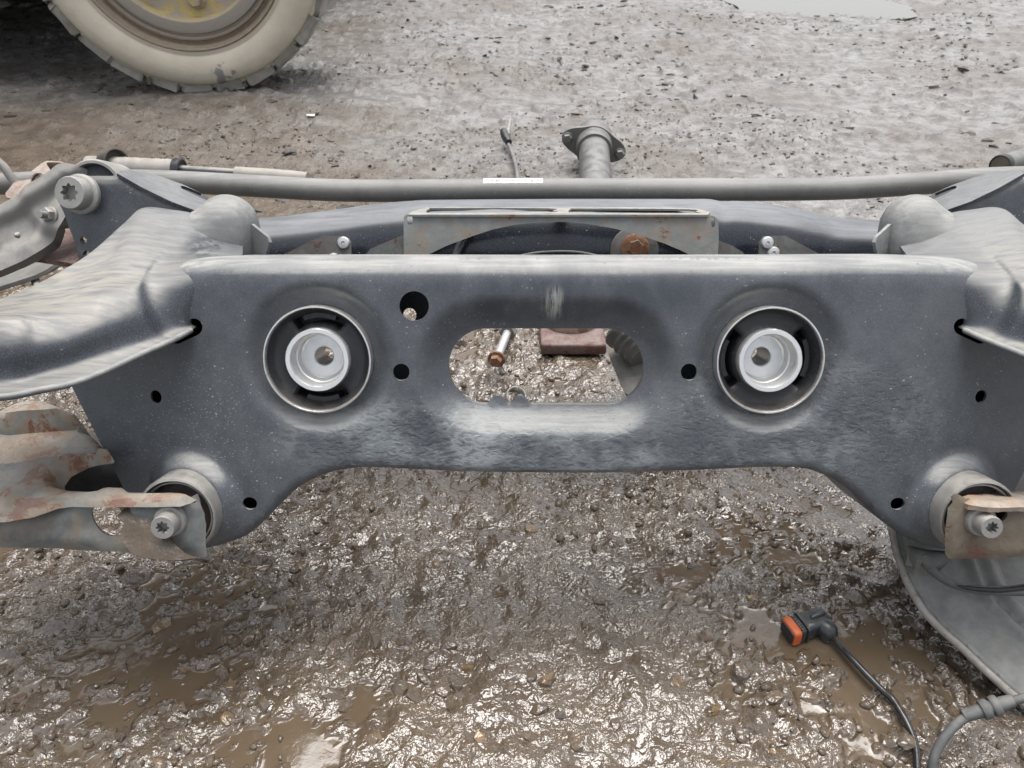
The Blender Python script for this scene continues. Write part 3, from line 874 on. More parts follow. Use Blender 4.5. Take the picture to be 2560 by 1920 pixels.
# rear wall of the box
def scale_px(x0, x1, y, r): return [UV(*p, -0.087) for p in stadium_px(x0, y, x1, y, r, 16)]
bh = [np.array([UV(x, y, -0.087) for x, y in stadium_px(1218, 902, 1512, 902, 122, 16)])]
for c in bush_uv: bh.append(np.column_stack([c[0] + 0.0405 * np.cos(ang), c[1] + 0.0405 * np.sin(ang)]))
bh.append(np.array([UV(1024 + 17 * math.cos(t), 789 + 19 * math.sin(t), -0.087) for t in np.linspace(0, 6.283, 24, endpoint=False)]))
ol = outline.copy()
V3, F3, l3 = mesh2d(ol * 1.0, bh, 0.012)
Vw = L2W(V3[:, 0], V3[:, 1], np.full(len(V3), -0.087) + np.minimum(bend(V3[:, 0]) * 0.0, 0))
Vw, F3 = thicken(Vw, F3, 0.003, NRM)
mesh_obj('rear_wall', Vw, F3, M['paint'], sub)

# ---- big bushings
def kidney(c0, c1, r0, r1, n=16):
    a = np.linspace(c0, c1, n)
    return np.vstack([np.column_stack([np.cos(a) * r1, np.sin(a) * r1]), np.column_stack([np.cos(a[::-1]) * r0, np.sin(a[::-1]) * r0])])
def make_bushing(i):
    cu, cv = bush_uv[i]
    C = L2W(np.array(cu), np.array(cv), np.array(0.0))
    V, F = lathe([(0.0428, -0.075), (0.0430, -0.01), (0.0434, 0.0005), (0.0428, 0.0024), (0.0418, 0.0026), (0.0410, 0.0014), (0.0408, -0.004), (0.0408, -0.075)], C, NRM, seg=72, wob=0.006)
    b = mesh_obj('bushing', V, F, M['ring'], sub)
    # rubber web with two kidney shaped voids
    rot = (0, math.pi) if i else (math.pi / 2, -math.pi / 2)
    half = 0.72 if i else 0.62
    rim = np.column_stack([0.0410 * np.cos(ang), 0.0410 * np.sin(ang)])
    hol = [np.column_stack([0.0245 * np.cos(ang), 0.0245 * np.sin(ang)])]
    for k, a in enumerate(rot):
        hol.append(catmull(kidney(a - half, a + half, 0.0287, 0.0365, 10), 2, True))
    P, Fm, lp = mesh2d(rim, hol, 0.0022)
    rr = np.hypot(P[:, 0], P[:, 1])
    w = -0.006 - 0.003 * np.sin(np.clip((rr - 0.0245) / 0.0165, 0, 1) * math.pi) + 0.005 * np.clip((rr - 0.037) / 0.004, 0, 1)
    hd = np.full(len(P), 1.0)
    for h_ in lp[2:]: hd = np.minimum(hd, seg_dist(h_, P, True))
    w -= 0.0022 * (1 - sstep(0, 0.0022, hd))
    V = L2W(P[:, 0] + cu, P[:, 1] + cv, w)
    a_, b_, c_ = (V[k] for k in Fm[0])
    if np.cross(b_ - a_, c_ - a_) @ NRM < 0: Fm = [f[::-1] for f in Fm]
    V, Fm = thicken(V, Fm, 0.022, NRM)
    mesh_obj('rubber', V, Fm, M['rubber'], b)
    # stop blocks inside the voids
    for a in rot:
        K = kidney(a - half * 0.62, a + half * 0.62, 0.0325, 0.0385, 12)
        P, Fm, lp = mesh2d(K, [], 0.0025)
        V = L2W(P[:, 0] + cu, P[:, 1] + cv, np.full(len(P), -0.0125))
        a_, b_, c_ = (V[k] for k in Fm[0])
        if np.cross(b_ - a_, c_ - a_) @ NRM < 0: Fm = [f[::-1] for f in Fm]
        V, Fm = thicken(V, Fm, 0.03, NRM)
        mesh_obj('rubber_stop', V, Fm, M['rubber'], b)
    V, F = lathe([(0.0412, -0.031), (0.0240, -0.031), (0.0240, -0.034), (0.0412, -0.034)], C, NRM, seg=48)
    mesh_obj('rubber_back', V, F, M['rubber'], b)
    # machined inner cup with a drilled floor
    prof = [(0.0250, -0.060), (0.0254, -0.008), (0.0254, 0.0015), (0.0248, 0.0024), (0.0217, 0.0024), (0.0211, 0.0014), (0.0207, -0.010), (0.0204, -0.0125), (0.0193, -0.0132),
            (0.0187, -0.0150), (0.0183, -0.0200), (0.0170, -0.0212), (0.0084, -0.0212), (0.0076, -0.0220), (0.0076, -0.058)]
    V, F = lathe(prof, C, NRM, seg=64, wob=0.012)
    mesh_obj('inner_cup', V, F, M['cup'], b)
for i in (0, 1): make_bushing(i)

# ---- arm pivots low on the corners
def make_pivot(i):
    cu, cv = slv_uv[i]
    b0 = float(bend(np.array(cu)))
    C = L2W(np.array(cu), np.array(cv), np.array(b0))
    V, F = lathe([(0.0325, -0.02), (0.0325, 0.033), (0.0318, 0.0368), (0.0303, 0.0374), (0.0298, 0.0366), (0.0296, 0.031), (0.0288, 0.0305), (0.0284, 0.034), (0.0272, 0.0343), (0.0268, 0.030), (0.0266, -0.01)], C, NRM, seg=48, wob=0.02)
    p = mesh_obj('pivot_sleeve', V, F, M['bolt'], sub)
    V, F = closed_lathe([(0.0266, 0.0), (0.0266, 0.022), (0.022, 0.0245), (0.014, 0.0235), (0.0125, 0.028), (0.0125, 0.036)], C, NRM, seg=40)
    mesh_obj('pivot_rubber', V, F, M['rubber_brown'], p)
for i in (0, 1): make_pivot(i)

# ---- side arms sweeping out from the horns
arm_cols = [
    [(650, 690, -.140), (612, 580, -.126), (608, 610, -.098), (600, 650, -.034), (552, 668, -.0175), (520, 706, -.0130), (494, 757, -.0150), (478, 804, -.0160), (492, 817, -.0185)],
    [(505, 600, -.122), (500, 538, -.103), (478, 578, -.078), (446, 630, -.048), (404, 674, -.026), (384, 712, -.010), (396, 768, -.002), (424, 826, -.002), (432, 850, 0.008)],
    [(440, 590, -.118), (430, 524, -.100), (410, 574, -.072), (380, 632, -.040), (348, 688, -.012), (338, 722, 0.006), (350, 782, 0.016), (368, 848, 0.016), (352, 886, 0.030)],
    [(350, 590, -.112), (356, 520, -.094), (338, 575, -.064), (308, 642, -.030), (278, 706, 0.002), (266, 742, 0.020), (272, 812, 0.032), (282, 876, 0.032), (258, 930, 0.048)],
    [(290, 640, -.095), (305, 563, -.078), (275, 622, -.050), (242, 680, -.018), (210, 736, 0.014), (198, 772, 0.032), (195, 842, 0.045), (190, 909, 0.045), (177, 960, 0.062)],
    [(175, 720, -.065), (195, 654, -.048), (168, 690, -.026), (142, 728, -.002), (118, 768, 0.024), (105, 796, 0.042), (98, 864, 0.055), (95, 938, 0.055), (95, 976, 0.073)],
    [(-20, 830, -.030), (0, 750, -.012), (0, 760, 0.004), (0, 774, 0.022), (0, 785, 0.040), (0, 802, 0.056), (0, 872, 0.066), (0, 958, 0.066), (0, 993, 0.085)],
    [(-230, 850, -.030), (-220, 775, -.010), (-220, 782, 0.006), (-220, 790, 0.024), (-220, 798, 0.042), (-220, 815, 0.058), (-220, 880, 0.068), (-220, 968, 0.068), (-220, 1003, 0.088)]]
G = [[PW(*p) for p in c] for c in arm_cols]
Va, Fa = patch_grid(G, 7, 6)
Va = Va + 0.0008 * (fbm(Va[:, 0] * 30 + Va[:, 2] * 9, Va[:, 1] * 30, 2) - 0.5)[:, None] * NRM
a_, b_, c_ = (Va[i] for i in Fa[len(Fa) // 2][:3])
if np.cross(b_ - a_, c_ - a_) @ NRM < 0: Fa = [f[::-1] for f in Fa]
Vt, Ft = thicken(Va, Fa, 0.003)
sa_ = mesh_obj('side_arm', Vt, Ft, M['paint_arm'], sub)
lip = Va.reshape(-1, 8 * 6 + 1, 3)[2:, -1]
mesh_obj('lip_bead', *tube(lip[::3] - 0.0012 * NRM, 0.0024, 10, 3), M['paint_horn'], sa_)
Vm, Fm = mirror(Va), [f[::-1] for f in Fa]
Vt, Ft = thicken(Vm, Fm, 0.003)
sa_ = mesh_obj('side_arm', Vt, Ft, M['paint_arm'], sub)
mesh_obj('lip_bead', *tube(mirror(lip)[::3] - 0.0012 * NRM, 0.0024, 10, 3), M['paint_horn'], sa_)

def ball(c, r, sc=(1, 1, 1)):
    bm = bmesh.new(); bmesh.ops.create_icosphere(bm, subdivisions=3, radius=1)
    V = np.array([v.co[:] for v in bm.verts]); F = [tuple(v.index for v in f.verts) for f in bm.faces]; bm.free()
    return V * r * np.array(sc) + c, F
def blend(parts, voxel, its):
    V, F = join(*parts)
    me = bpy.data.meshes.new('tmp_blend'); me.from_pydata(V.tolist(), [], F); me.update()
    o = bpy.data.objects.new('tmp_blend', me); COL.objects.link(o)
    m = o.modifiers.new('r', 'REMESH'); m.mode = 'VOXEL'; m.voxel_size = voxel
    m = o.modifiers.new('s', 'SMOOTH'); m.factor = 0.5; m.iterations = its
    ev = bpy.data.meshes.new_from_object(o.evaluated_get(bpy.context.evaluated_depsgraph_get()))
    V = np.array([v.co[:] for v in ev.vertices]); F = [tuple(p.vertices) for p in ev.polygons]
    bpy.data.objects.remove(o, do_unlink=True); bpy.data.meshes.remove(ev)
    return V, F
Vh, Fh = blend([tube([PW(380, 690, -.100), PW(470, 625, -.106), PW(572, 570, -.110)], [0.024, 0.0262, 0.0278], 28, 8),
                tube([PW(574, 575, -.110), PW(578, 680, -.114), PW(580, 790, -.118)], [0.0280, 0.0282, 0.0290], 28, 6),
                ball(PW(570, 563, -.110), 0.0282)], 0.0030, 14)
Pf = Plane(PW(600, 600, -.112), PW(640, 600, -.095), PW(630, 660, -.104))
for fl in (False, True):
    V = mirror(Vh) if fl else Vh; F = [f[::-1] for f in Fh] if fl else Fh
    h_ = mesh_obj('horn', V, F, M['paint_horn'], sub)
    sheet('flange', Pf, [(628, 560), (650, 578), (668, 592), (673, 606), (668, 624), (660, 650), (655, 720), (620, 720), (622, 620)], M['paint_horn'], h_, t=0.003, res=0.008, flip=fl)

# ---- link brackets: dark cheek plate and folded top with its slot
Pb = Plane(PW(200, 560, -.112), PW(400, 560, -.112), PW(300, 700, -.112))
cheek = [Z1(*p) for p in [(455, 420), (458, 330), (466, 270), (485, 232), (560, 200), (620, 187), (760, 186), (870, 186), (905, 178), (930, 165), (1130, 283), (1350, 390), (1600, 480), (1640, 600), (1300, 760), (900, 1000), (700, 900), (596, 835), (590, 760), (560, 680), (520, 580), (490, 490)]]
def circ_px(x, y, r, n=14, k=1.0): return [(x + r * math.cos(t), y + r * k * math.sin(t)) for t in np.linspace(0, 6.283, n, endpoint=False)]
ch = [circ_px(*Z1(660, 695), 8.5, 12, 1.15), circ_px(*Z1(680, 806), 8.5, 12)]
Pt = Plane(PW(*Z1(930, 165), -.1115), PW(*Z1(1600, 480), -.1115), PW(*Z1(1400, 235), -.140))
topf = [Z1(*p) for p in [(925, 168), (1130, 284), (1350, 391), (1598, 482), (1640, 440), (1690, 386), (1600, 330), (1450, 258), (1290, 200), (1130, 152), (1000, 142), (950, 150)]]
slot = [Z1(*p) for p in [(1425, 268), (1460, 268), (1600, 325), (1740, 385), (1762, 402), (1740, 406), (1600, 368), (1470, 310), (1430, 285)]]
slot = [Z1(*p) for p in [(1428, 270), (1462, 272), (1560, 312), (1640, 350), (1672, 380), (1640, 384), (1560, 350), (1480, 312), (1440, 290)]]
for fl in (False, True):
    k_ = sheet('link_bracket', Pb, cheek, M['paint'], sub, ch, 0.004, 0.006, flip=fl,
               h=lambda P, l: -0.004 * (1 - sstep(0, 0.006, seg_dist(l[0], P, True))))
    sheet('folded_top', Pt, topf, M['paint_arm'], k_, [slot], 0.003, 0.005, flip=fl)
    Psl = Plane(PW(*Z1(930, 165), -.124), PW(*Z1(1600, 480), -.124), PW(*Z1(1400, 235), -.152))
    sheet('slot_shade', Psl, [Z1(*p) for p in [(1350, 290), (1450, 262), (1600, 332), (1690, 390), (1640, 430), (1500, 400)]], M['rubber'], k_, t=0.002, res=0.01, flip=fl)  # added near-black sheet that paints the shade inside the slot
# torx bolt through the left bracket
Cb = PW(*Z1(650, 335), -.106)
w_, h_ = hexagon_bolt(Cb, NRM + np.array([-0.10, 0, 0.03]), 0.0145, 0.013, 0.0178, 0.0050)
bo = mesh_obj('link_bolt', *w_, M['bolt'], sub); mesh_obj('bolt_head', *h_, M['bolt'], bo)

# ---- rear crossmember
rc = [(520, 560), (600, 555), (647, 551), (705, 547), (763, 540), (850, 529), (925, 518), (1034, 508), (1100, 506), (1400, 504), (1700, 504), (1770, 504), (1806, 510), (1850, 509), (1951, 522), (2050, 541), (2100, 551), (2180, 556), (2300, 562)]
G = [[PW(x, y + 170, -.315), PW(x, y + 40, -.300), PW(x, y + 4, -.270), PW(x, y + 4, -.243), PW(x, y + 20, -.226), PW(x, y + 38, -.218), PW(x, y + 58, -.214), PW(x, y + 110, -.210), PW(x, y + 170, -.212), PW(x, y + 250, -.225)] for x, y in rc]
Vr, Fr = patch_grid(G, 4, 5)
Vr = Vr + (0.003 * sstep(0.55, 0.7, fbm(Vr[:, 0] * 14, Vr[:, 0] * 0 + 4, 2)))[:, None] * NRM * 0.8
mesh_obj('rear_crossmember', *thicken(Vr, Fr, -0.003), M['paint_gloss'], sub)

# ---- zinc plated bracket in the middle with its arch and two long slots
wB = -.178
Pz = Plane(PW(1100, 600, wB), PW(1700, 600, wB), PW(1400, 700, wB))
zout = [(1009, 545), (1013, 538), (1020, 536), (1400, 534), (1770, 536), (1788, 542), (1796, 552), (1797, 600), (1794, 680), (1760, 680), (1730, 640), (1700, 625), (1662, 609), (1600, 588), (1535, 571), (1470, 560), (1427, 555.5), (1400, 554.5), (1345, 556),
        (1287, 562), (1230, 574), (1179, 591), (1120, 613), (1063, 640), (1030, 670), (1010, 690)]
zb = sheet('arch_bracket', Pz, zout, M['zinc'], sub, [[(1018, 541), (1030, 541), (1031, 558), (1019, 560)], [(1779, 546), (1787, 550), (1787, 566), (1779, 566)]], 0.002, 0.005,
           h=lambda P, l: 0.0012 * (fbm(P[:, 0] * 20, P[:, 1] * 20, 2) - 0.5))
Pzt = Plane(PW(1010, 535, wB), PW(1790, 535, wB), PW(1400, 514, -.235))
sheet('bracket_top', Pzt, [(1020, 536.5), (1770, 536.5), (1776, 530), (1745, 522), (1600, 516), (1400, 514), (1200, 515), (1062, 519), (1030, 529)], M['zinc'], zb,
      [[(1066, 529), (1075, 521.5), (1100, 519.5), (1370, 520.5), (1382, 526), (1375, 530), (1100, 532)], [(1422, 529), (1428, 522.5), (1450, 521), (1720, 523), (1738, 529), (1730, 532.5), (1450, 531)]], 0.002, 0.006)
# gussets with rivets
def gusset(pts, w, rivets, mat='paint'):
    Pq = Plane(PW(900, 600, w), PW(1500, 600, w), PW(1200, 660, w))
    g_ = sheet('gusset', Pq, pts, M[mat], sub, t=0.003, res=0.008)
    for x, y, r in rivets:
        c = PW(x, y, w + 0.0002)
        V, F = lathe([(0.0062 * r, 0), (0.0062 * r, 0.0012), (0.0050 * r, 0.0028), (0.0018, 0.0031), (0.0013, 0.0012), (0.0001, 0.001)], c, NRM, seg=24)
        mesh_obj('rivet', V, F, M['cup'], g_)
M['gusset'] = rusty_material('gusset_paint', (0.085, 0.090, 0.090), rust1=(0.085, 0.055, 0.045), rust2=(0.11, 0.09, 0.08), amount=0.25, scale=34, dust_amt=0.3, film=0.2)
gusset([(690, 646), (705, 638), (806, 589), (853, 590), (871, 596), (877, 604), (879, 700), (690, 700)], -.165, [(859, 607, 1.0), (835, 648, 1.0)], 'gusset')
gusset([(905, 660), (913, 638), (927, 621), (1009, 587), (1010, 700), (905, 700)], -.185, [], 'gusset')
gusset([(1797, 601), (1830, 614), (1857, 630), (1870, 650), (1870, 700), (1797, 700)], -.185, [], 'gusset')
gusset([(1895, 700), (1897, 638), (1900, 604), (1911, 590), (1964, 589), (2054, 638), (2080, 655), (2080, 700)], -.165, [(1918, 607, 1.0), (1933, 632, 1.0)], 'gusset')
# rusty bolt and washer under the arch
c = PW(1585, 628, -.206)
V, F = closed_lathe([(0.025, 0), (0.025, 0.003), (0.0235, 0.004)], c, NRM, seg=40)
wb_ = mesh_obj('thrust_washer', V, F, M['gusset'], sub)
w_, h_ = hexagon_bolt(PW(1587, 620, -.201), NRM, 0.0088, 0.006, 0.0145, 0.003, True, False)
mesh_obj('rusty_bolt', *join(w_, h_), M['bolt_rust'], wb_)
# rounded edge of a pressing low under the arch, and a short pipe
V, F = tube([PW(1270, 648, -.19), PW(1330, 633, -.19), PW(1400, 628, -.19), PW(1460, 632, -.19), PW(1520, 646, -.19)], 0.0011, 8, 6)
mesh_obj('cover_edge', V, F, M['zinc'], sub)
V, F = tube([PW(1130, 665, -.185), PW(1150, 615, -.195), PW(1180, 575, -.20)], 0.005, 14, 6)
mesh_obj('pipe', V, F, M['paint_gloss'], sub)

# ================================================================== CONTROL ARMS
# left lower arm
Pa = Plane(PW(0, 1292, .052), PW(440, 1258, .052), PW(150, 1000, -.085))
la = empty('lower_control_arm', PW(250, 1400, .04) * np.array([1, 1, 0]) + np.array([0, 0, 0.10]))
tag(la, 'rust blotched grey lower control arm at left, bolted under the subframe corner', 'control arm', 'lower control arms')
shell = [Z2(*p) for p in [(-700, 420), (-300, 400), (0, 385), (140, 312), (330, 300), (500, 370), (640, 440), (760, 560), (850, 690), (840, 700), (740, 715), (640, 740), (500, 810), (445, 880), (450, 915), (500, 945), (600, 968), (760, 972), (950, 982), (1000, 1020),
                           (1180, 1022), (1330, 1015), (1450, 1030), (1540, 1078), (1500, 1100), (1410, 1130), (1100, 1130), (700, 1135), (560, 1130), (440, 1142), (250, 1210), (50, 1250), (-300, 1265), (-700, 1280)]]
pk = Pa.px(*Z2(120, 600)); pk2 = Pa.px(*Z2(40, 1175))
hol_e = np.array([Pa.px(*Z2(*p)) for p in [(840, 700), (740, 715), (640, 740), (500, 810), (445, 880), (450, 915), (500, 945), (600, 968), (760, 972)]])
def shell_h(P, l):
    d = seg_dist(l[0], P, True)
    h = -0.004 * (1 - sstep(0, 0.006, d)) ** 2
    e = ((P[:, 0] - pk[0]) / 0.105) ** 2 + ((P[:, 1] - pk[1]) / 0.036) ** 2
    h = h - 0.020 * (1 - sstep(0.72, 1.0, e))
    h = h - 0.012 * (1 - sstep(0, 0.012, seg_dist(hol_e, P))) ** 1.5
    e = ((P[:, 0] - pk2[0]) / 0.018) ** 2 + ((P[:, 1] - pk2[1]) / 0.008) ** 2
    h = h - 0.004 * (1 - sstep(0.4, 1, e))
    return h + 0.0018 * (fbm(P[:, 0] * 60, P[:, 1] * 60, 3) - 0.5)
sheet('arm_shell', Pa, shell, M['arm'], la, t=0.003, res=0.0045, h=shell_h)
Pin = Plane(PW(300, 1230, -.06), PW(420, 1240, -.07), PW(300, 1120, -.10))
sheet('shade_sheet', Pin, [(-250, 1080), (100, 1090), (200, 1080), (420, 1080), (420, 1250), (200, 1258), (-250, 1262)], M['rubber'], la, t=0.003, res=0.02)  # deep shade of the arm's hole, put in as a near-black sheet
Pfc = Plane(PW(0, 1350, .037), PW(400, 1350, .041), PW(200, 1200, .039))
face = [Z2(*p) for p in [(-700, 1270), (-300, 1258), (0, 1248), (250, 1208), (440, 1140), (700, 1132), (1100, 1128), (1410, 1128), (1530, 1080), (1553, 1130), (1590, 1240), (1605, 1330), (1600, 1460), (1615, 1572), (1590, 1578), (1480, 1572), (1380, 1585), (1200, 1568), (1050, 1555), (900, 1535), (720, 1530), (400, 1510), (0, 1500), (-700, 1490)]]
fh = [[Z2(*p) for p in [(688, 1215), (715, 1160), (790, 1140), (870, 1160), (930, 1228), (985, 1320), (950, 1395), (850, 1415), (770, 1380), (710, 1300)]]]
def face_h(P, l):
    d = seg_dist(l[0], P, True)
    h = -0.005 * (1 - sstep(0, 0.010, d))
    if len(l) > 1:
        h = h - 0.006 * (1 - sstep(0, 0.012, seg_dist(l[1], P, True)))
    return h + 0.002 * (fbm(P[:, 0] * 40, P[:, 1] * 40, 3) - 0.5)
sheet('arm_face', Pfc, face, M['arm_face'], la, fh, 0.003, 0.0045, h=face_h)
Psh = Plane(PW(*Z2(1000, 1180), .035), PW(*Z2(1300, 1200), .035), PW(*Z2(1200, 1560), .054))
sheet('mud_shelf', Psh, [Z2(*p) for p in [(990, 1300), (940, 1240), (1010, 1165), (1080, 1140), (1180, 1180), (1230, 1330), (1350, 1420), (1470, 1530), (1560, 1570), (1380, 1590), (1180, 1575), (1060, 1540), (980, 1450), (960, 1390)]], M['wet_clay'], la, t=0.004, res=0.004,
      h=lambda P, l: 0.003 * (fbm(P[:, 0] * 90, P[:, 1] * 90, 3) - 0.5) + 0.003)
w_, h_ = hexagon_bolt(PW(*Z2(1355, 1262), .041), NRM + np.array([0.04, 0, 0]), 0.0092, 0.013, 0.0125, 0.0045)
pb_ = mesh_obj('pivot_bolt', *w_, M['bolt'], la); mesh_obj('bolt_head', *h_, M['bolt'], pb_)

# right lower arm
Pr = Plane(PW(2400, 1300, .036), PW(2560, 1300, .036), PW(2500, 1400, .036))
ra = empty('lower_control_arm', PW(2500, 1400, .03) * np.array([1, 1, 0]) + np.array([0, 0, 0.10]))
tag(ra, 'mud caked lower control arm at right with orange rusted upper edge', 'control arm', 'lower control arms')
rface = [Z9(*p) for p in [(1010, 455), (1080, 400), (1130, 415), (1250, 485), (1400, 480), (1600, 538), (1900, 520), (2300, 500), (3000, 490), (4500, 470), (4500, 1500), (3000, 1500), (2300, 1485), (2000, 1500), (1700, 1520), (1400, 1530), (1100, 1530), (950, 1520), (892, 1450), (882, 1250), (892, 1000), (905, 850), (935, 650), (1020, 560)]]
sheet('arm_face', Pr, rface, M['muddy'], ra, [[Z9(*p) for p in [(1720, 690), (1800, 672), (1900, 680), (1935, 740), (1880, 830), (1810, 852), (1745, 790)]]], 0.003, 0.004, h=lambda P, l: 0.0028 * (fbm(P[:, 0] * 70, P[:, 1] * 70, 3) - 0.5) - 0.003 * (1 - sstep(0, 0.006, seg_dist(l[0], P, True))))
Pre = Plane(PW(*Z9(1100, 470), .040), PW(*Z9(2212, 500), .040), PW(*Z9(1700, 310), -.01))
rstrip = [Z9(*p) for p in [(1060, 380), (1100, 352), (1330, 350), (1500, 335), (1700, 312), (2212, 308), (3000, 300), (4500, 290), (4500, 470), (3000, 490), (2212, 505), (1800, 522), (1600, 520), (1400, 495), (1250, 478), (1130, 430)]]
M['rust_edge'] = rusty_material('flaking_rust_edge', (0.24, 0.195, 0.15), rust1=(0.24, 0.10, 0.06), rust2=(0.40, 0.24, 0.14), amount=0.6, scale=26, dust_amt=0.5, film=0.5)
sheet('arm_edge', Pre, rstrip, M['rust_edge'], ra, t=0.004, res=0.004, h=lambda P, l: 0.003 * (fbm(P[:, 0] * 80, P[:, 1] * 80, 3) - 0.5) - 0.004 * (1 - sstep(0, 0.007, seg_dist(l[0], P, True))))
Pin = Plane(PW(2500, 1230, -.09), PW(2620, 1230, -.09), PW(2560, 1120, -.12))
sheet('shade_sheet', Pin, [(2440, 1100), (2900, 1100), (2900, 1300), (2440, 1300)], M['rubber'], ra, t=0.003, res=0.02)  # near-black sheet added as painted shade behind the right edge
w_, h_ = hexagon_bolt(PW(*Z9(1440, 835), .036), NRM + np.array([0.0, 0, 0]), 0.0088, 0.012, 0.0118, 0.0045)
pb_ = mesh_obj('pivot_bolt', *w_, M['bolt'], ra); mesh_obj('bolt_head', *h_, M['bolt'], pb_)

# left upper link: cast beam with raised flanges, its eye behind the bracket
ul = empty('upper_link', PW(100, 640, -.12) * np.array([1, 1, 0]) + np.array([0, 0, 0.25]))
tag(ul, 'dusty cast upper link with raised edges, held in the left bracket', 'suspension link')
Pu = Plane(PW(0, 560, -.140), PW(200, 500, -.147), PW(100, 640, -.135))
b_up = catmull(np.array([Z7(*p) for p in [(-900, 1000), (-400, 800), (0, 640), (150, 570), (330, 470), (500, 380), (740, 240), (880, 130), (1000, 110)]]), 5)
b_lo = catmull(np.array([Z7(*p) for p in [(1000, 700), (870, 920), (700, 1100), (500, 1230), (300, 1340), (0, 1470), (-400, 1620), (-900, 1780)]]), 5)
beam = [tuple(p) for p in b_up] + [Z7(1200, 160), Z7(1250, 500)] + [tuple(p) for p in b_lo]
up_e = np.array([Pu.px(*p) for p in b_up]); lo_e = np.array([Pu.px(*p) for p in b_lo])
def beam_h(P, l):
    du = seg_dist(up_e, P); dl = seg_dist(lo_e, P)
    h = 0.009 * (1 - sstep(0.008, 0.018, du)) + 0.006 * (1 - sstep(0.010, 0.024, dl))
    ex = Pu.px(*Z7(900, 500)); h = h + 0.009 * (1 - sstep(0.030, 0.045, np.hypot(P[:, 0] - ex[0], P[:, 1] - ex[1])))
    return h + 0.0005 * (fbm(P[:, 0] * 70, P[:, 1] * 70, 3) - 0.5)
sheet('link_beam', Pu, beam, M['alloy'], ul, t=0.016, res=0.003, h=beam_h, sharp=55)
ce = PW(*Z1(795, 290), -.150)
V, F = lathe([(0.0265, -0.030), (0.0265, 0.010), (0.0250, 0.013), (0.0225, 0.013), (0.0218, 0.010), (0.0218, -0.03)], ce, NRM + np.array([0.05, 0, 0]), seg=48)
ey = mesh_obj('link_eye', V, F, M['alloy'], ul)
V, F = closed_lathe([(0.0218, -0.02), (0.0218, 0.006), (0.012, 0.008), (0.012, 0.014)], ce, NRM + np.array([0.05, 0, 0]), seg=36)
mesh_obj('eye_rubber', V, F, M['rubber'], ey)
w_, h_ = hexagon_bolt(PW(*Z7(670, 715), -.130), NRM + np.array([-0.35, 0, 0.1]), 0.0068, 0.006, 0.0078, 0.002, True, False)
nt = mesh_obj('nut', *join(w_, h_), M['bolt'], ul)
V, F = tube([PW(*Z7(650, 715), -.130), PW(*Z7(500, 705), -.112)], [0.0036, 0.0033], 12, 4, smooth_path=False)
mesh_obj('stud', V, F, M['bolt'], nt)
V, F = closed_lathe([(0.003, 0), (0.0025, 0.002), (0.001, 0.004)], PW(*Z7(235, 975), -.126), NRM + np.array([-0.3, 0, 0]), seg=10)
mesh_obj('locating_pip', V, F, M['bolt'], ul)

# link rod and plate under the upper link
lk = empty('spring_link', PW(80, 700, -.16) * np.array([1, 1, 0]) + np.array([0, 0, 0.2]))
tag(lk, 'curved grey rod and plate passing below the cast upper link, at left', 'suspension link')
V, F = tube([PD(*Z10(-500, 1290), .80), PD(*Z10(0, 1100), .82), PD(*Z10(400, 975), .84), PD(*Z10(700, 860), .86), PD(*Z10(950, 740), .88), PD(*Z10(1120, 620), .90)], [0.0035, 0.0035, 0.0034, 0.0034, 0.0032, 0.003], 16, 6)
mesh_obj('rod', V, F, M['shield'], lk)
Pk = Plane(PD(*Z10(0, 1000), .83), PD(*Z10(900, 680), .87), PD(*Z10(300, 600), .92))
sheet('web', Pk, [Z10(*p) for p in [(-600, 1200), (-300, 950), (0, 840), (300, 700), (560, 580), (780, 615), (1000, 650), (800, 790), (620, 880), (300, 985), (0, 1080), (-300, 1190)]], M['shield'], lk, t=0.004, res=0.008)
V, F = tube([PD(*Z10(590, 930), .845), PD(*Z10(660, 1110), .835)], 0.0045, 12, 4, smooth_path=False)
mesh_obj('stub', V, F, M['paint'], lk)

# rusted bracket between link and cheek plate
Pq = Plane(PW(*Z10(700, 600), -.150), PW(*Z10(1250, 450), -.150), PW(*Z10(1000, 350), -.165))
rb = sheet('link_end_plate', Pq, [Z10(*p) for p in [(560, 575), (700, 480), (850, 250), (1200, 100), (1400, 200), (1420, 450), (1380, 590), (1280, 690), (1000, 640)]], M['rust_pink'], None, t=0.006, res=0.006, origin=PW(*Z10(1000, 690), -.15))
tag(rb, 'flat rust coloured plate between the left bracket and upper link', 'plate')

# ================================================================== STABILISER BAR
barP = [(-260, 470, .93), (0, 460, .92), (170, 452, .915), (380, 452, .905), (600, 463, .895), (850, 476, .888), (1100, 476, .885), (1400, 474, .885), (1700, 474, .885), (1960, 474, .885), (2130, 470, .885), (2300, 459, .885), (2480, 446, .89), (2700, 440, .90)]
bp = [PD(*p) for p in barP]
V, F = tube(bp, 0.0126, 32, 10)
bar = empty('stabiliser_bar', np.array([UC, bp[6][1], bp[6][2] - 0.0126]))
tag(bar, 'long grey stabiliser bar with a white sticker lying behind the subframe', 'stabiliser bar')
mesh_obj('bar_tube', V, F, M['bar'], bar)
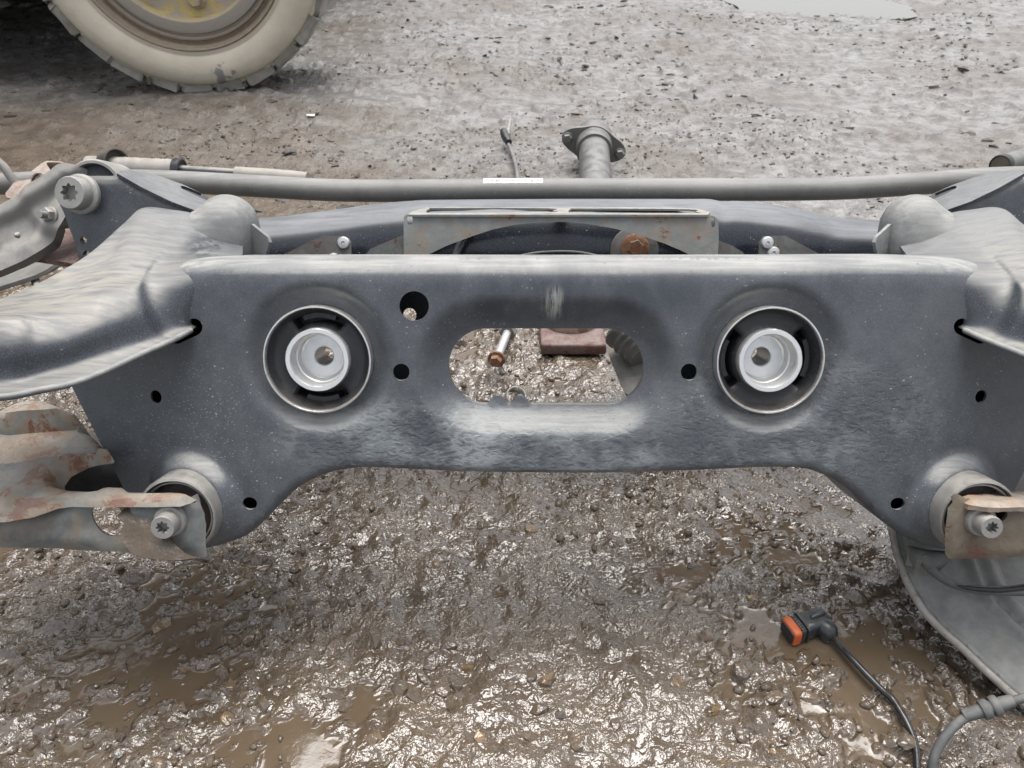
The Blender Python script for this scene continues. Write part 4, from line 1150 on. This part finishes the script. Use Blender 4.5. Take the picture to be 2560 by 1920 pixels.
# sticker wrapped over the top of the tube
s0, s1 = PD(1209, 475, .885), PD(1356, 474.4, .885)
xs = np.linspace(0, 1, 12); pa = np.linspace(R(4), R(46), 9)      # from top towards the camera side
Vs, Fs = [], []
yax = np.array([0, -1.0, 0]); zax = np.array([0, 0, 1.0])
off = R(3)
def on_bar(t, a, r):
    p = s0 * (1 - t) + s1 * t
    return p + r * (math.cos(a) * zax + math.sin(a) * yax)
A0, A1 = R(-26), R(33)
for t in xs:
    for a in np.linspace(A0, A1, 9): Vs.append(on_bar(t, a, 0.01285))
for i in range(11):
    for j in range(8): Fs.append((i * 9 + j, i * 9 + j + 1, (i + 1) * 9 + j + 1, (i + 1) * 9 + j))
st = mesh_obj('sticker', np.array(Vs), Fs, M['white'], bar)
def text_on_bar(body, t0, a, size):
    cu = bpy.data.curves.new('print', 'FONT'); cu.body = body; cu.size = size; cu.align_x = 'LEFT'
    tmp = bpy.data.objects.new('tmp_print', cu); COL.objects.link(tmp)
    dg = bpy.context.evaluated_depsgraph_get()
    me = bpy.data.meshes.new_from_object(tmp.evaluated_get(dg))
    V = np.array([v.co[:] for v in me.vertices]); F = [tuple(p.vertices) for p in me.polygons]
    bpy.data.objects.remove(tmp, do_unlink=True)
    c = on_bar(t0, a, 0.01310); xd = (s1 - s0) / np.linalg.norm(s1 - s0)
    tang = math.cos(a) * yax - math.sin(a) * zax                 # towards the camera along the tube's skin
    W3 = c - V[:, :1] * xd + V[:, 1:2] * tang + 0 * V[:, 2:3]    # printed upside down as seen from here
    o = mesh_obj('print', W3, F, M['ink'], st, sharp=0, smooth=False)
text_on_bar('A 212 326 08 65', 0.86, R(6), 0.0080)

# ================================================================== THINGS BEHIND
def thing_tube(name, P, r, mat, label, cat, seg=16, n=6, parent=None, smooth_path=True):
    V, F = tube(P, r, seg, n, smooth_path=smooth_path)
    o = mesh_obj(name, V, F, mat, parent)
    if parent is None: tag(o, label, cat)
    return o
# damper standing out behind the bar, with its two-bolt mount
M['damper'] = simple_material('dusty_damper', (0.12, 0.12, 0.115), 0.4, 0.2, 0.3, 40, 0.42, dust=(0.33, 0.32, 0.30), up0=0.1)
dA, dB = PG(1492, 520, 0.045), PG(1484, 352, 0.055)
ax = (dB - dA) / np.linalg.norm(dB - dA)
dm = empty('damper', np.array([dB[0], dB[1], gz(dB[0], dB[1])]))
tag(dm, 'dusty grey damper tube with two bolt flange pointing away behind the bar', 'damper')
L = np.linalg.norm(dB - dA)
V, F = closed_lathe([(0.0325, 0), (0.0325, L * 0.30), (0.0310, L * 0.305), (0.0335, L * 0.32), (0.0338, L * 0.80), (0.0355, L * 0.86), (0.0355, L * 0.97)], dA, ax, seg=36)
mesh_obj('tube', V, F, M['damper'], dm)
V, F = closed_lathe([(0.0400, -0.07), (0.0415, -0.03), (0.0430, 0.012), (0.0435, 0.016), (0.032, 0.030), (0.02, 0.034)], dB, ax, seg=36)
V = V + 0.0015 * (fbm(V[:, 0] * 50, V[:, 2] * 50, 2) - 0.5)[:, None] * zax
mt_ = mesh_obj('mount', V, F, M['damper'], dm)
e1 = np.cross(ax, zax); e1 /= np.linalg.norm(e1); e1 = e1 * math.cos(0.27) - np.cross(ax, e1) * math.sin(0.27) * (1 if np.cross(ax, e1)[2] > 0 else -1)
e2 = np.cross(e1, ax); e2 = e2 * (1 if e2[2] > 0 else -1)
lug = []
for a in np.linspace(0, 2 * np.pi, 44, endpoint=False):
    c_, s_ = math.cos(a), math.sin(a)
    r_ = 0.046 + 0.030 * abs(c_) ** 7
    lug.append((c_ * r_, s_ * r_ * 0.95))
lug = np.array(lug)
P, Fm, _ = mesh2d(lug, [], 0.008)
V = dB - ax * 0.02 + P[:, :1] * e1 + P[:, 1:2] * e2
V, Fm = thicken(V, Fm, 0.010, ax)
mesh_obj('flange', V, Fm, M['damper'], mt_)
for sg in (-1, 1):
    c = dB - ax * 0.030 + e1 * 0.063 * sg
    w_, h_ = hexagon_bolt(c, -ax, 0.0105, 0.010, 0.0125, 0.003, True, False)
    mesh_obj('bolt', *join(w_, h_), M['damper'], mt_)
# loose cable with clip
cb = empty('cable_with_clip', PG(1275, 370, 0.0)); tag(cb, 'thin grey cable with dark clip and pale tip behind the bar', 'cable')
Pc = [PG(1296, 470, 0.02), PG(1292, 430, 0.02), PG(1284, 395, 0.02), PG(1274, 368, 0.022), PG(1264, 348, 0.026)]
mesh_obj('cable', *tube(Pc, 0.0050, 14, 6), M['damper'], cb)
mesh_obj('clip', *tube([PG(1272, 356, 0.028), PG(1264, 342, 0.034), PG(1259, 328, 0.040)], [0.0085, 0.0105, 0.0095], 14, 5), M['plastic'], cb)
mesh_obj('tip', *tube([PG(1268, 338, 0.036), PG(1274, 310, 0.040), PG(1277, 282, 0.044)], [0.006, 0.0045, 0.0008], 10, 5), M['alloy'], cb)

# rusty bracket at far left with its bolt, pale rod in front of it
rk = empty('rusty_bracket', PD(80, 480, .90) - zax * 0.03)
tag(rk, 'rust coloured folded bracket with one bolt at left, on the grey bar', 'bracket')
Pq = Plane(PD(40, 470, .900), PD(160, 430, .905), PD(110, 420, .912))
M['rust_pale'] = rusty_material('pale_rust', (0.24, 0.17, 0.135), rust1=(0.17, 0.10, 0.075), rust2=(0.30, 0.20, 0.15), amount=0.55, scale=45, dust_amt=0.8, dust=(0.36, 0.32, 0.28), film=0.6)
sheet('bracket_plate', Pq, [Z7(*p) for p in [(70, 430), (180, 290), (400, 150), (540, 40), (610, 10), (800, 20), (905, 80), (860, 140), (1000, 250), (1000, 500), (700, 560), (300, 560), (80, 480)]], M['rust_pale'], rk,
      [[Z7(*p) for p in [(600, 38), (700, 30), (820, 40), (890, 85), (820, 120), (680, 165), (640, 110)]]], t=0.012, res=0.006)
cc = PD(*Z7(550, 285), .886)
V, F = lathe([(0.0108, -0.004), (0.0108, 0.004), (0.0098, 0.006), (0.0085, 0.006), (0.0082, 0.001)], cc, NRM, seg=28)
bs = mesh_obj('boss', V, F, M['rust_pale'], rk)
V, F = closed_lathe([(0.0072, -0.004), (0.0072, 0.004), (0.0060, 0.0055)], cc, NRM, seg=20)
mesh_obj('bolt', V, F, M['rust_pink'], bs)
thing_tube('drop_link_rod', [PD(*Z7(-250, -160), .86), PD(*Z7(20, 60), .868), PD(*Z7(120, 190), .872), PD(*Z7(190, 290), .876)], 0.0048, M['alloy'], 'pale thin rod running off the left edge beside the rusty bracket', 'rod')

# worn damper lying on the ground beyond the bar, at left
wd = empty('fallen_damper', PG(420, 432, 0.0)); tag(wd, 'pale worn damper lying on the ground beyond the bar at left', 'damper')
q0, q1, q2, q3, q4 = PG(250, 420, .03), PG(310, 417, .03), PG(445, 423, .03), PG(640, 436, .03), PG(770, 446, .03)
M['pale'] = simple_material('pale_dusty_metal', (0.27, 0.255, 0.23), 0.6, 0.1, 0.15, 40, 0.6, up0=-0.2)
pr = [(0.020, 0), (0.021, 0.02)] + [(0.0205 + 0.0012 * (k % 2), 0.03 + 0.012 * k) for k in range(16)] 
axd = (q2 - q1) / np.linalg.norm(q2 - q1)
V, F = closed_lathe(pr, q2 - axd * 0.21, axd, seg=24)
mesh_obj('tube', V, F, M['pale'], wd)
V, F = closed_lathe([(0.0235, -0.006), (0.0240, 0.0), (0.0235, 0.010), (0.021, 0.012), (0.012, 0.006)], q2, axd, seg=24)
mesh_obj('collar', V, F, M['plastic'], wd)
mesh_obj('piston_rod', *tube([q2, (q2 + q3) / 2, q3], 0.009, 14, 4), M['paint'], wd)
mesh_obj('rod_cover', *tube([q3 - (q3 - q2) * 0.25, (q3 + q4) / 2, q4], [0.014, 0.0145, 0.013], 16, 4), M['pale'], wd)
dk = PG(283, 405, .04)
V, F = lathe([(0.030, -0.015), (0.031, 0.0), (0.030, 0.015), (0.026, 0.017), (0.022, 0.005), (0.004, 0.002), (0.0001, 0.002)], dk, (0.8, -0.5, 0.25), seg=28)
tag(mesh_obj('rubber_cap', V, F, M['rubber_brown'], None), 'dark round rubber cap behind the left bracket, beyond the bar', 'cap')
# bushing end seen above the right bracket
ce = PD(2503, 413, .93)
re_ = empty('bar_clamp', ce - zax * 0.035); tag(re_, 'grey cylindrical clamp end with black rim above the right bracket', 'clamp')
V, F = closed_lathe([(0.0060, -0.002), (0.0105, 0.0), (0.0108, 0.003)], ce, (-0.75, -0.62, 0.1), seg=32)
mesh_obj('end_face', V, F, M['muddy'], re_)
V, F = lathe([(0.0106, 0.002), (0.0120, 0.005), (0.0130, 0.001), (0.0128, -0.006), (0.0115, -0.008)], ce, (-0.75, -0.62, 0.1), seg=32)
mesh_obj('rim', V, F, M['rubber'], re_)
V, F = lathe([(0.0117, -0.006), (0.0122, -0.04), (0.0122, -0.16)], ce, (-0.75, -0.62, 0.1), seg=32)
mesh_obj('sleeve', V, F, M['shield'], re_)

# ================================================================== SEEN THROUGH THE OVAL
# loose bolt
fb = empty('flange_bolt', PG(1245, 890, 0.0)); tag(fb, 'loose rusty headed flange bolt with pale shank, seen through the oval opening', 'bolt')
b0, b1 = PG(*ZO(665, 590), 0.030), PG(*ZO(770, 335), 0.022)
axb = (b0 - b1) / np.linalg.norm(b0 - b1)
mesh_obj('shank', *tube([b1 - axb * 0.03, b0], 0.0062, 18, 2, smooth_path=False), M['cup'], fb)
w_, h_ = hexagon_bolt(b0 - axb * 0.004, axb, 0.0085, 0.009, 0.0125, 0.003, True, False)
mesh_obj('head', *join(w_, h_), M['bolt_rust'], fb)
V, F = lathe([(0.0066, -0.004), (0.0066, 0.004), (0.012, 0.004), (0.012, -0.004), (0.0066, -0.004)], b1, axb, seg=6)
mesh_obj('nut', V, F, M['shield'], fb)
# rusted block with round seat
bk_ = empty('rusty_block', PG(1435, 885, 0.0)); tag(bk_, 'rust red steel block with round seat, lying behind the oval opening', 'block')
c0 = PG(1352, 862, 0.024); c1 = PG(1518, 862, 0.024)
x0, x1, yb = c0[0], c1[0], c0[1]
def rbox(x0, x1, y0, y1, z0, z1, bev):
    bm = bmesh.new(); bmesh.ops.create_cube(bm, size=1)
    for v in bm.verts: v.co = ((x0 + x1) / 2 + v.co.x * (x1 - x0), (y0 + y1) / 2 + v.co.y * (y1 - y0), (z0 + z1) / 2 + v.co.z * (z1 - z0))
    bmesh.ops.bevel(bm, geom=bm.edges[:], offset=bev, segments=3, affect='EDGES', profile=0.5)
    bm.verts.index_update()
    V = np.array([v.co[:] for v in bm.verts]); F = [tuple(v.index for v in f.verts) for f in bm.faces]; bm.free()
    return V, F
mesh_obj('block', *rbox(x0, x1, yb, yb + 0.15, 0.006, 0.024, 0.004), M['rust_pink'], bk_)
cs = np.array([(x0 + x1) / 2 - 0.001, yb + 0.075, 0.024])
V, F = closed_lathe([(0.045, 0), (0.045, 0.008), (0.043, 0.011), (0.030, 0.011), (0.026, 0.006)], cs, zax, seg=40)
mesh_obj('round_seat', V, F, M['rust_pale'], bk_)
# grey lug with knurled sleeve
gl = empty('mounting_lug', PG(1575, 965, 0.0)); tag(gl, 'grey angled steel lug with ribbed sleeve, seen at the right end of the oval', 'lug')
Pg_ = Plane(PD(*ZO(1700, 450), .98), PD(*ZO(1900, 850), .88), PD(*ZO(2050, 500), .96))
sheet('lug_plate', Pg_, [ZO(*p) for p in [(1675, 440), (1725, 330), (1800, 300), (2100, 250), (2250, 500), (2120, 760), (1960, 860), (1890, 882), (1845, 860), (1800, 760), (1745, 630), (1700, 520)]], M['zinc'], gl, t=0.006, res=0.006,
      h=lambda P, l: -0.004 * (1 - sstep(0, 0.008, seg_dist(l[0], P, True))))
sA, sB = PD(*ZO(1800, 380), .945), PD(*ZO(1950, 520), .93)
axs = (sB - sA) / np.linalg.norm(sB - sA)
V, F = closed_lathe([(0.010, -0.012), (0.0165, -0.006)] + [(0.0165 - 0.0018 * (k % 2), 0.005 * k) for k in range(9)], sA, axs, seg=26)
mesh_obj('ribbed_sleeve', V, F, M['alloy'], gl)
# threaded ring in the mud
pr_ = PG(*ZO(835, 940), 0.006); axr = np.array([0.25, -0.55, 0.8]); axr /= np.linalg.norm(axr)
V, F = lathe([(0.0145, -0.012), (0.0145, 0.008), (0.0135, 0.010), (0.0120, 0.010)] + [(0.0118 - 0.0008 * (k % 2), 0.009 - 0.0022 * k) for k in range(9)], pr_, axr, seg=32)
tag(mesh_obj('threaded_ring', V, F, M['ring'], None), 'small bright threaded ring half sunk in mud below the oval opening', 'ring')

# ================================================================== RIGHT FOREGROUND
sh = empty('brake_shield', PG(2420, 1650, 0.0)); tag(sh, 'grey dusty brake shield plate with rolled rim at the lower right edge', 'brake shield')
Ps = Plane(PD(2250, 1400, .722), PD(2420, 1630, .680), PD(2560, 1500, .712))
rimpx = [(2200, 1180), (2210, 1250), (2228, 1322), (2242, 1385), (2266, 1452), (2292, 1502), (2319, 1540), (2358, 1580), (2398, 1615), (2445, 1660), (2493, 1704), (2528, 1735), (2600, 1790), (2700, 1850), (2900, 1900)]
outs = rimpx + [(3000, 1500), (2900, 1180)]
rim_l = catmull(np.array([Ps.px(*p) for p in rimpx]), 4)
line2 = np.array([Ps.px(*p) for p in [(2447, 1400), (2470, 1465), (2500, 1510), (2560, 1565), (2700, 1660)]])
hub_c = np.array([Ps.px(*p) for p in [(2490, 1395), (2520, 1470), (2600, 1540), (2760, 1600), (2900, 1500), (2850, 1180), (2600, 1180), (2480, 1250)]])
stepl = Ps.px(2330, 1512)
def shield_h(P, l):
    d = seg_dist(rim_l, P)
    h = 0.004 * np.exp(-((d - 0.005) / 0.0045) ** 2) - 0.004 * (1 - sstep(0, 0.004, d))
    h = h - 0.0016 * sstep(stepl[1] + 0.002, stepl[1] - 0.002, P[:, 1]) * (d > 0.012)
    di = seg_dist(line2, P); h = h + 0.005 * np.exp(-((di - 0.009) / 0.0055) ** 2) - 0.002 * np.exp(-(di / 0.0025) ** 2)
    ins = inside(hub_c, P); h = h - np.where(ins, 0.022 * sstep(0, 0.01, seg_dist(hub_c, P, True)), 0)
    return h + 0.0012 * (fbm(P[:, 0] * 25, P[:, 1] * 25, 2) - 0.5)
sheet('shield_plate', Ps, outs, M['shield'], sh, t=0.0022, res=0.0032, h=shield_h, smooth_n=4, sharp=60)
rimW = Ps.world(rim_l, 0.0005) - 0.0
M['rim_edge'] = rusty_material('rim_highlight_rust', (0.20, 0.195, 0.18), rust1=(0.12, 0.08, 0.055), rust2=(0.24, 0.20, 0.155), amount=0.4, scale=40, dust_amt=0.5, film=0.5)  # rusty tan kept lighter than the plate, painting in the rim's highlight
mesh_obj('rolled_rim', *tube(rimW[::2], 0.0034, 12, 3), M['rim_edge'], sh)
# carrier lump and wire in front of the shield
kc = empty('hub_carrier', PD(2330, 1420, .72) - zax * 0.05); tag(kc, 'grey hub carrier casting between right arm and brake shield', 'hub carrier')
Pk2 = Plane(PD(2300, 1380, .690), PD(2380, 1390, .688), PD(2330, 1350, .705))
sheet('carrier_lug', Pk2, [Z9(*p) for p in [(225, 1240), (260, 1225), (560, 1300), (900, 1320), (980, 1480), (840, 1520), (700, 1600), (560, 1560), (480, 1500), (380, 1470), (290, 1390)]], M['shield'], kc, t=0.020, res=0.005,
      h=lambda P, l: -0.003 * (1 - sstep(0, 0.006, seg_dist(l[0], P, True))))
Z8 = lambda x, y: (x / 4.147 + 2240, y / 4.147 + 1380)
V, F = tube([PD(*Z8(275, 40), .690), PD(*Z8(320, 130), .688), PD(*Z8(420, 230), .690), PD(*Z8(560, 320), .692), PD(*Z8(760, 385), .690), PD(*Z8(980, 410), .688), PD(*Z8(1330, 420), .684), PD(*Z8(1700, 420), .68)], [.0042, .0042, .0040, .0036, .0032, .0032, .0032, .0032], 14, 6)
o = mesh_obj('sensor_wire', V, F, M['hose'], None); tag(o, 'thin grey sensor wire curving across the brake shield', 'wire')
V, F = tube([PD(*Z8(640, 350), .686), PD(*Z8(760, 372), .684), PD(*Z8(1000, 388), .682), PD(*Z8(1200, 380), .680), PD(*Z8(1400, 350), .678)], [.0008, .0022, .0030, .0028, .0028], 12, 6)
o = mesh_obj('taped_wire', V, F, M['cable'], None); tag(o, 'black taped wire lying along the grey sensor wire, right edge', 'wire')
# brake hose with ribbed grommet
hs = empty('brake_hose', PG(2335, 1915, 0.0)); tag(hs, 'thick grey brake hose with ribbed grommet bending down at lower right', 'hose')
hp = [PD(2760, 1690, .60), PD(2640, 1722, .605), (PD(2560, 1745, .612)), PD(2518, 1756, .617), PD(2477, 1768, .619), PD(2445, 1779, .621), PD(2398, 1804, .622), PD(2360, 1845, .622), PD(2337, 1888, .622), PD(2330, 1930, .622), PD(2335, 1990, .615)]
mesh_obj('hose', *tube(hp, [.0036, .0036, .0036, .0036, .0036, .0038, .0038, .0038, .0037, .0036, .0036], 18, 6), M['hose'], hs)
for (px, py, r0) in ((2463, 1773, .0078), (2488, 1765, .0082)):
    c = PD(px, py, .6195); axh = PD(2518, 1756, .617) - PD(2445, 1779, .621); axh /= np.linalg.norm(axh)
    V, F = lathe([(.0034, -.0030), (r0 * .93, -.0030), (r0, -.0018), (r0, .0018), (r0 * .93, .0030), (.0034, .0030)], c, axh, seg=28)
    mesh_obj('grommet_rib', V, F, M['hose'], hs)
V, F = lathe([(.0036, -.022), (.0050, -.021), (.0056, -.008), (.0056, .010), (.0048, .018), (.0036, .019)], PD(2475, 1769, .6192), axh, seg=24)
mesh_obj('grommet', V, F, M['hose'], hs)

# connector plug with orange seal
cn = empty('connector_plug', PG(2010, 1590, 0.0)); tag(cn, 'black angled connector plug with orange seal and cable in the mud', 'connector')
ZC = lambda x, y: (x / 7.373 + 1900, y / 7.373 + 1480)
f0 = PG(*ZC(545, 730), 0.016); f1 = PG(*ZC(1000, 560), 0.018)
axc = (f1 - f0) / np.linalg.norm(f1 - f0)
sd = np.cross(axc, zax); sd /= np.linalg.norm(sd)          # right of the plug axis
upv = np.cross(sd, axc)
def block_along(s0_, s1_, hw0, hw1, hh0, hh1, sq=4.0, off=0.0, n=28, rings=7, base=None):
    base = f0 if base is None else base
    a = np.linspace(0, 2 * np.pi, n, endpoint=False)
    cx = np.sign(np.cos(a)) * np.abs(np.cos(a)) ** (2 / sq); sy = np.sign(np.sin(a)) * np.abs(np.sin(a)) ** (2 / sq)
    V = []
    for k in range(rings):
        t = k / (rings - 1); e = 1 - 0.10 * (k in (0, rings - 1))
        V.append(base + axc * (s0_ + (s1_ - s0_) * t) + (cx * (hw0 + (hw1 - hw0) * t) * e)[:, None] * sd + (sy * (hh0 + (hh1 - hh0) * t) * e)[:, None] * upv)
    V = np.vstack(V)
    F = [(i * n + j, i * n + (j + 1) % n, (i + 1) * n + (j + 1) % n, (i + 1) * n + j) for i in range(rings - 1) for j in range(n)] + [tuple(range(n))[::-1], tuple((rings - 1) * n + j for j in range(n))]
    return V, F
Lc = np.linalg.norm(f1 - f0)
hw = np.linalg.norm(PG(*ZC(430, 520), 0.016) - PG(*ZC(620, 900), 0.016)) / 2
mesh_obj('seal', *block_along(-0.0022, 0.0058, hw * .95, hw * .98, .0098, .0100, 5), M['orange'], cn, sharp=50)
mesh_obj('contact_face', *block_along(-0.0034, -0.0018, hw * .78, hw * .80, .0072, .0074, 5), M['rubber'], cn, sharp=50)
mesh_obj('seal_carrier', *block_along(0.0055, 0.0115, hw * .90, hw * .92, .0092, .0092, 5), M['plastic'], cn, sharp=50)
for k in range(6):
    c = f0 + axc * 0.0078 + upv * 0.0088 + sd * hw * (-0.62 + 0.25 * k)
    V, F = rbox(-.0018, .0018, -.0012, .0012, -.001, .001, .0003)
    V = c + V[:, :1] * axc + V[:, 1:2] * sd + V[:, 2:3] * upv
    mesh_obj('vent_rib', V, F, M['rubber'], cn)
mesh_obj('collar', *block_along(0.0112, 0.0145, hw * 1.03, hw * 1.03, .0108, .0108, 4.5), M['plastic'], cn, sharp=50)
mesh_obj('body', *block_along(0.0140, Lc + 0.012, hw * .96, hw * .86, .0104, .0094, 3.6), M['plastic'], cn, sharp=50)
V, F = tube([f0 + axc * 0.022 + upv * .0098, f0 + axc * 0.030 + upv * .0112, f0 + axc * 0.036 + upv * .0100], [.0022, .0026, .0022], 10, 4)
mesh_obj('latch', V, F, M['plastic'], cn)
g0 = f1 + axc * 0.006 + sd * hw * 0.75
bootP = [f1 + axc * 0.004 + sd * hw * .2, g0 + sd * 0.004, PG(*ZC(1200, 800), .012), PG(*ZC(1270, 930), .009)]
mesh_obj('boot', *tube(bootP, [.0098, .0088, .0062, .0042], 18, 6), M['plastic'], cn)
for k, t in enumerate((0.35, 0.55, 0.75)):
    c = bootP[1] * (1 - t) + bootP[2] * t; axq = bootP[2] - bootP[1]
    V, F = lathe([(.0055, -.0011), (.0088 - .0022 * t, -.0010), (.0088 - .0022 * t, .0010), (.0055, .0011)], c, axq, seg=22)
    mesh_obj('boot_rib', V, F, M['plastic'], cn)
cabpx = [Z5(*p) for p in [(655, 400), (690, 445), (760, 520), (830, 590), (920, 680), (1000, 760), (1080, 845), (1150, 920), (1205, 1000), (1250, 1080), (1290, 1160), (1320, 1240), (1340, 1340), (1345, 1480), (1335, 1600)]]
cz = [.009, .009, .010, .011, .012, .012, .010, .006, .006, .005, .004, .003, .003, .002, .002]
cp = []
for (x, y), z in zip(cabpx, cz):
    p = PG(x, y, z); p[2] = np.mean([gz(p[0] + dx, p[1] + dy) for dx in (-.03, -.015, 0, .015, .03) for dy in (-.03, -.015, 0, .015, .03)]) + z * 0.5 + 0.004; cp.append(p)
mesh_obj('cable', *tube(cp, 0.0030, 14, 6), M['cable'], cn)

# ================================================================== LOADER BEHIND
RW, WX, WY = 0.425, -0.915, 2.40
loader = empty('loader', (WX, WY, 0.0)); tag(loader, 'machine standing on a big mud coated wheel with yellow centre, upper left', 'loader')
g = NT('mud_coated_tyre')
n1 = g.noise(5, 4); n2 = g.noise(60, 4, 0.7)
c = g.mix(g.mr(n1, 0.35, 0.65), (0.44, 0.395, 0.315), (0.53, 0.48, 0.39))
c = g.mix(g.mr(n2, 0.58, 0.75, 0, 0.3), c, (0.30, 0.27, 0.22))
bl = g.blob(np.array([0.075, -0.02, 0.062]), 0.042, (1, 0.2, 1.0), 0.25)
c = g.mix(g.mul(bl, g.mr(g.noise(28, 3), 0.40, 0.50)), c, (0.21, 0.205, 0.19))
M['tyre'] = g.fin(c, 0.8, 0, g.bump(g.add(n1, n2), 0.3, 0.004), 0.3)
M['lug'] = simple_material('mud_coated_tread', (0.25, 0.24, 0.205), 0.8, 0, 0.55, 26, 0.3, bumpn=0.7)
g = NT('muddy_yellow_rim')
s = g.node('ShaderNodeSeparateXYZ'); g.put(s.inputs[0], g.co())
rr = g.math('SQRT', g.add(g.mul(s.outputs['X'], s.outputs['X']), g.math('POWER', g.math('SUBTRACT', s.outputs['Z'], RW), 2.0)))
n1 = g.noise(18, 5, 0.65); n2 = g.noise(70, 4, 0.7)
mudc = g.mix(n2, (0.15, 0.115, 0.08), (0.30, 0.25, 0.19))
yel = g.mix(n2, (0.50, 0.34, 0.07), (0.42, 0.36, 0.16))
inr = g.mr(g.add(rr, g.mul(g.math('SUBTRACT', n1, 0.5), 0.05)), 0.232, 0.218)
pale = g.mix(g.mr(n1, 0.42, 0.58), (0.34, 0.29, 0.22), yel)
c = g.mix(inr, g.mix(g.mr(rr, 0.268, 0.262), mudc, (0.33, 0.30, 0.26)), pale)
M['rim'] = g.fin(c, 0.75, 0, g.bump(g.add(n1, n2), 0.5, 0.004), 0.3)
wc = np.array([WX, WY, RW])
ya = np.array([0.05, -1.0, 0.0])                         # outer side looks at the camera
prof = [(0.294, -0.02), (0.296, 0.012), (0.303, 0.022), (0.312, 0.020), (0.318, 0.026), (0.335, 0.034), (0.355, 0.038), (0.372, 0.036), (0.386, 0.028), (0.3935, 0.018), (0.3945, 0.010), (0.398, 0.009), (0.405, 0.004), (0.409, -0.02), (0.409, -0.26), (0.39, -0.28), (0.35, -0.30), (0.29, -0.28)]
wheel = mesh_obj('wheel', *lathe(prof, wc, ya, seg=120), M['tyre'], loader)
xw = np.array([1.0, 0.05, 0.0]); xw /= np.linalg.norm(xw); yw = ya / np.linalg.norm(ya)
lugV, lugF = rbox(-0.5, 0.5, -0.5, 0.5, -0.5, 0.5, 0.12)
first = None
nl = 26
for k in range(nl):
    a = 2 * np.pi * k / nl + 0.07
    er = math.cos(a) * xw + math.sin(a) * zax; et = -math.sin(a) * xw + math.cos(a) * zax
    rn = np.random.default_rng(k)
    wdt = 0.088 + 0.010 * rn.random()
    V = lugV.copy(); V = V + (rn.random(V.shape) - 0.5) * 0.14; V[:, 0] *= rn.uniform(0.8, 1.05)
    # block leans along the tread as it runs inwards
    P = wc + (RW - 0.020 + V[:, :1] * 0.034) * er + (V[:, 1:2] * wdt + (V[:, 2:3] - 0.5) * 0.03) * et + (-0.065 + V[:, 2:3] * 0.15) * yw
    mesh_obj('tread_lug', P, lugF, M['lug'], wheel, sharp=40)
prof = [(0.300, 0.018), (0.297, 0.024), (0.292, 0.020), (0.289, 0.004), (0.283, -0.006), (0.276, -0.004), (0.273, 0.004), (0.268, 0.004), (0.264, -0.014), (0.258, -0.016), (0.256, -0.004), (0.246, 0.000), (0.226, 0.002), (0.219, -0.004), (0.214, -0.030), (0.200, -0.036), (0.12, -0.030), (0.06, -0.02), (0.0001, -0.02)]
mesh_obj('rim', *lathe(prof, wc, ya, seg=96), M['rim'], wheel)
for k in range(8):
    a = -math.pi / 2 + 2 * math.pi * k / 8 + 0.10
    c = wc + 0.172 * (math.cos(a) * xw + math.sin(a) * zax) - yw * 0.036
    w_, h_ = hexagon_bolt(c, yw, 0.019, 0.022, 0.026, 0.006, True, False)
    mesh_obj('wheel_nut', *join(w_, h_), M['rim'], wheel)
# the machine's dark unseen chassis, box and extra wheels shaped to block sky light
M['sky_block_chassis'] = simple_material('unseen_chassis', (0.03, 0.03, 0.03), 0.7, 0, 0.3, 12, 0.2)
mesh_obj('unseen_belly', *rbox(-6.0, -1.12, 2.50, 7.0, 0.31, 2.6, 0.06), M['sky_block_chassis'], loader)
mesh_obj('unseen_axle', *tube([(-0.92, 2.6, RW), (-0.92, 4.6, RW)], 0.10, 20, 2, smooth_path=False), M['sky_block_chassis'], loader)
V, F = lathe([(0.05, 0), (RW, 0), (RW, 0.26), (0.05, 0.26)], np.array([-0.92, 4.55, RW]), (0, -1, 0), seg=48)
mesh_obj('unseen_far_wheel', V, F, M['sky_block_chassis'], loader)
V, F = lathe([(0.05, 0), (RW, 0), (RW, 0.26), (0.05, 0.26)], np.array([-3.0, 2.9, RW]), (0, -1, 0), seg=48)
mesh_obj('unseen_side_wheel', V, F, M['sky_block_chassis'], loader)
# scrap of white litter
V, F = rbox(-.014, .014, -.005, .005, -.0012, .0012, .0004)
p = PG(775, 296, 0); p[2] = gz(p[0], p[1]) + 0.006
V = V + (fbm(V[:, 0] * 200, V[:, 1] * 200, 2) - 0.5)[:, None] * np.array([0, 0, .004]) + p
tag(mesh_obj('litter_scrap', V, F, M['white'], None), 'tiny white scrap of litter on the mud right of the wheel', 'litter')
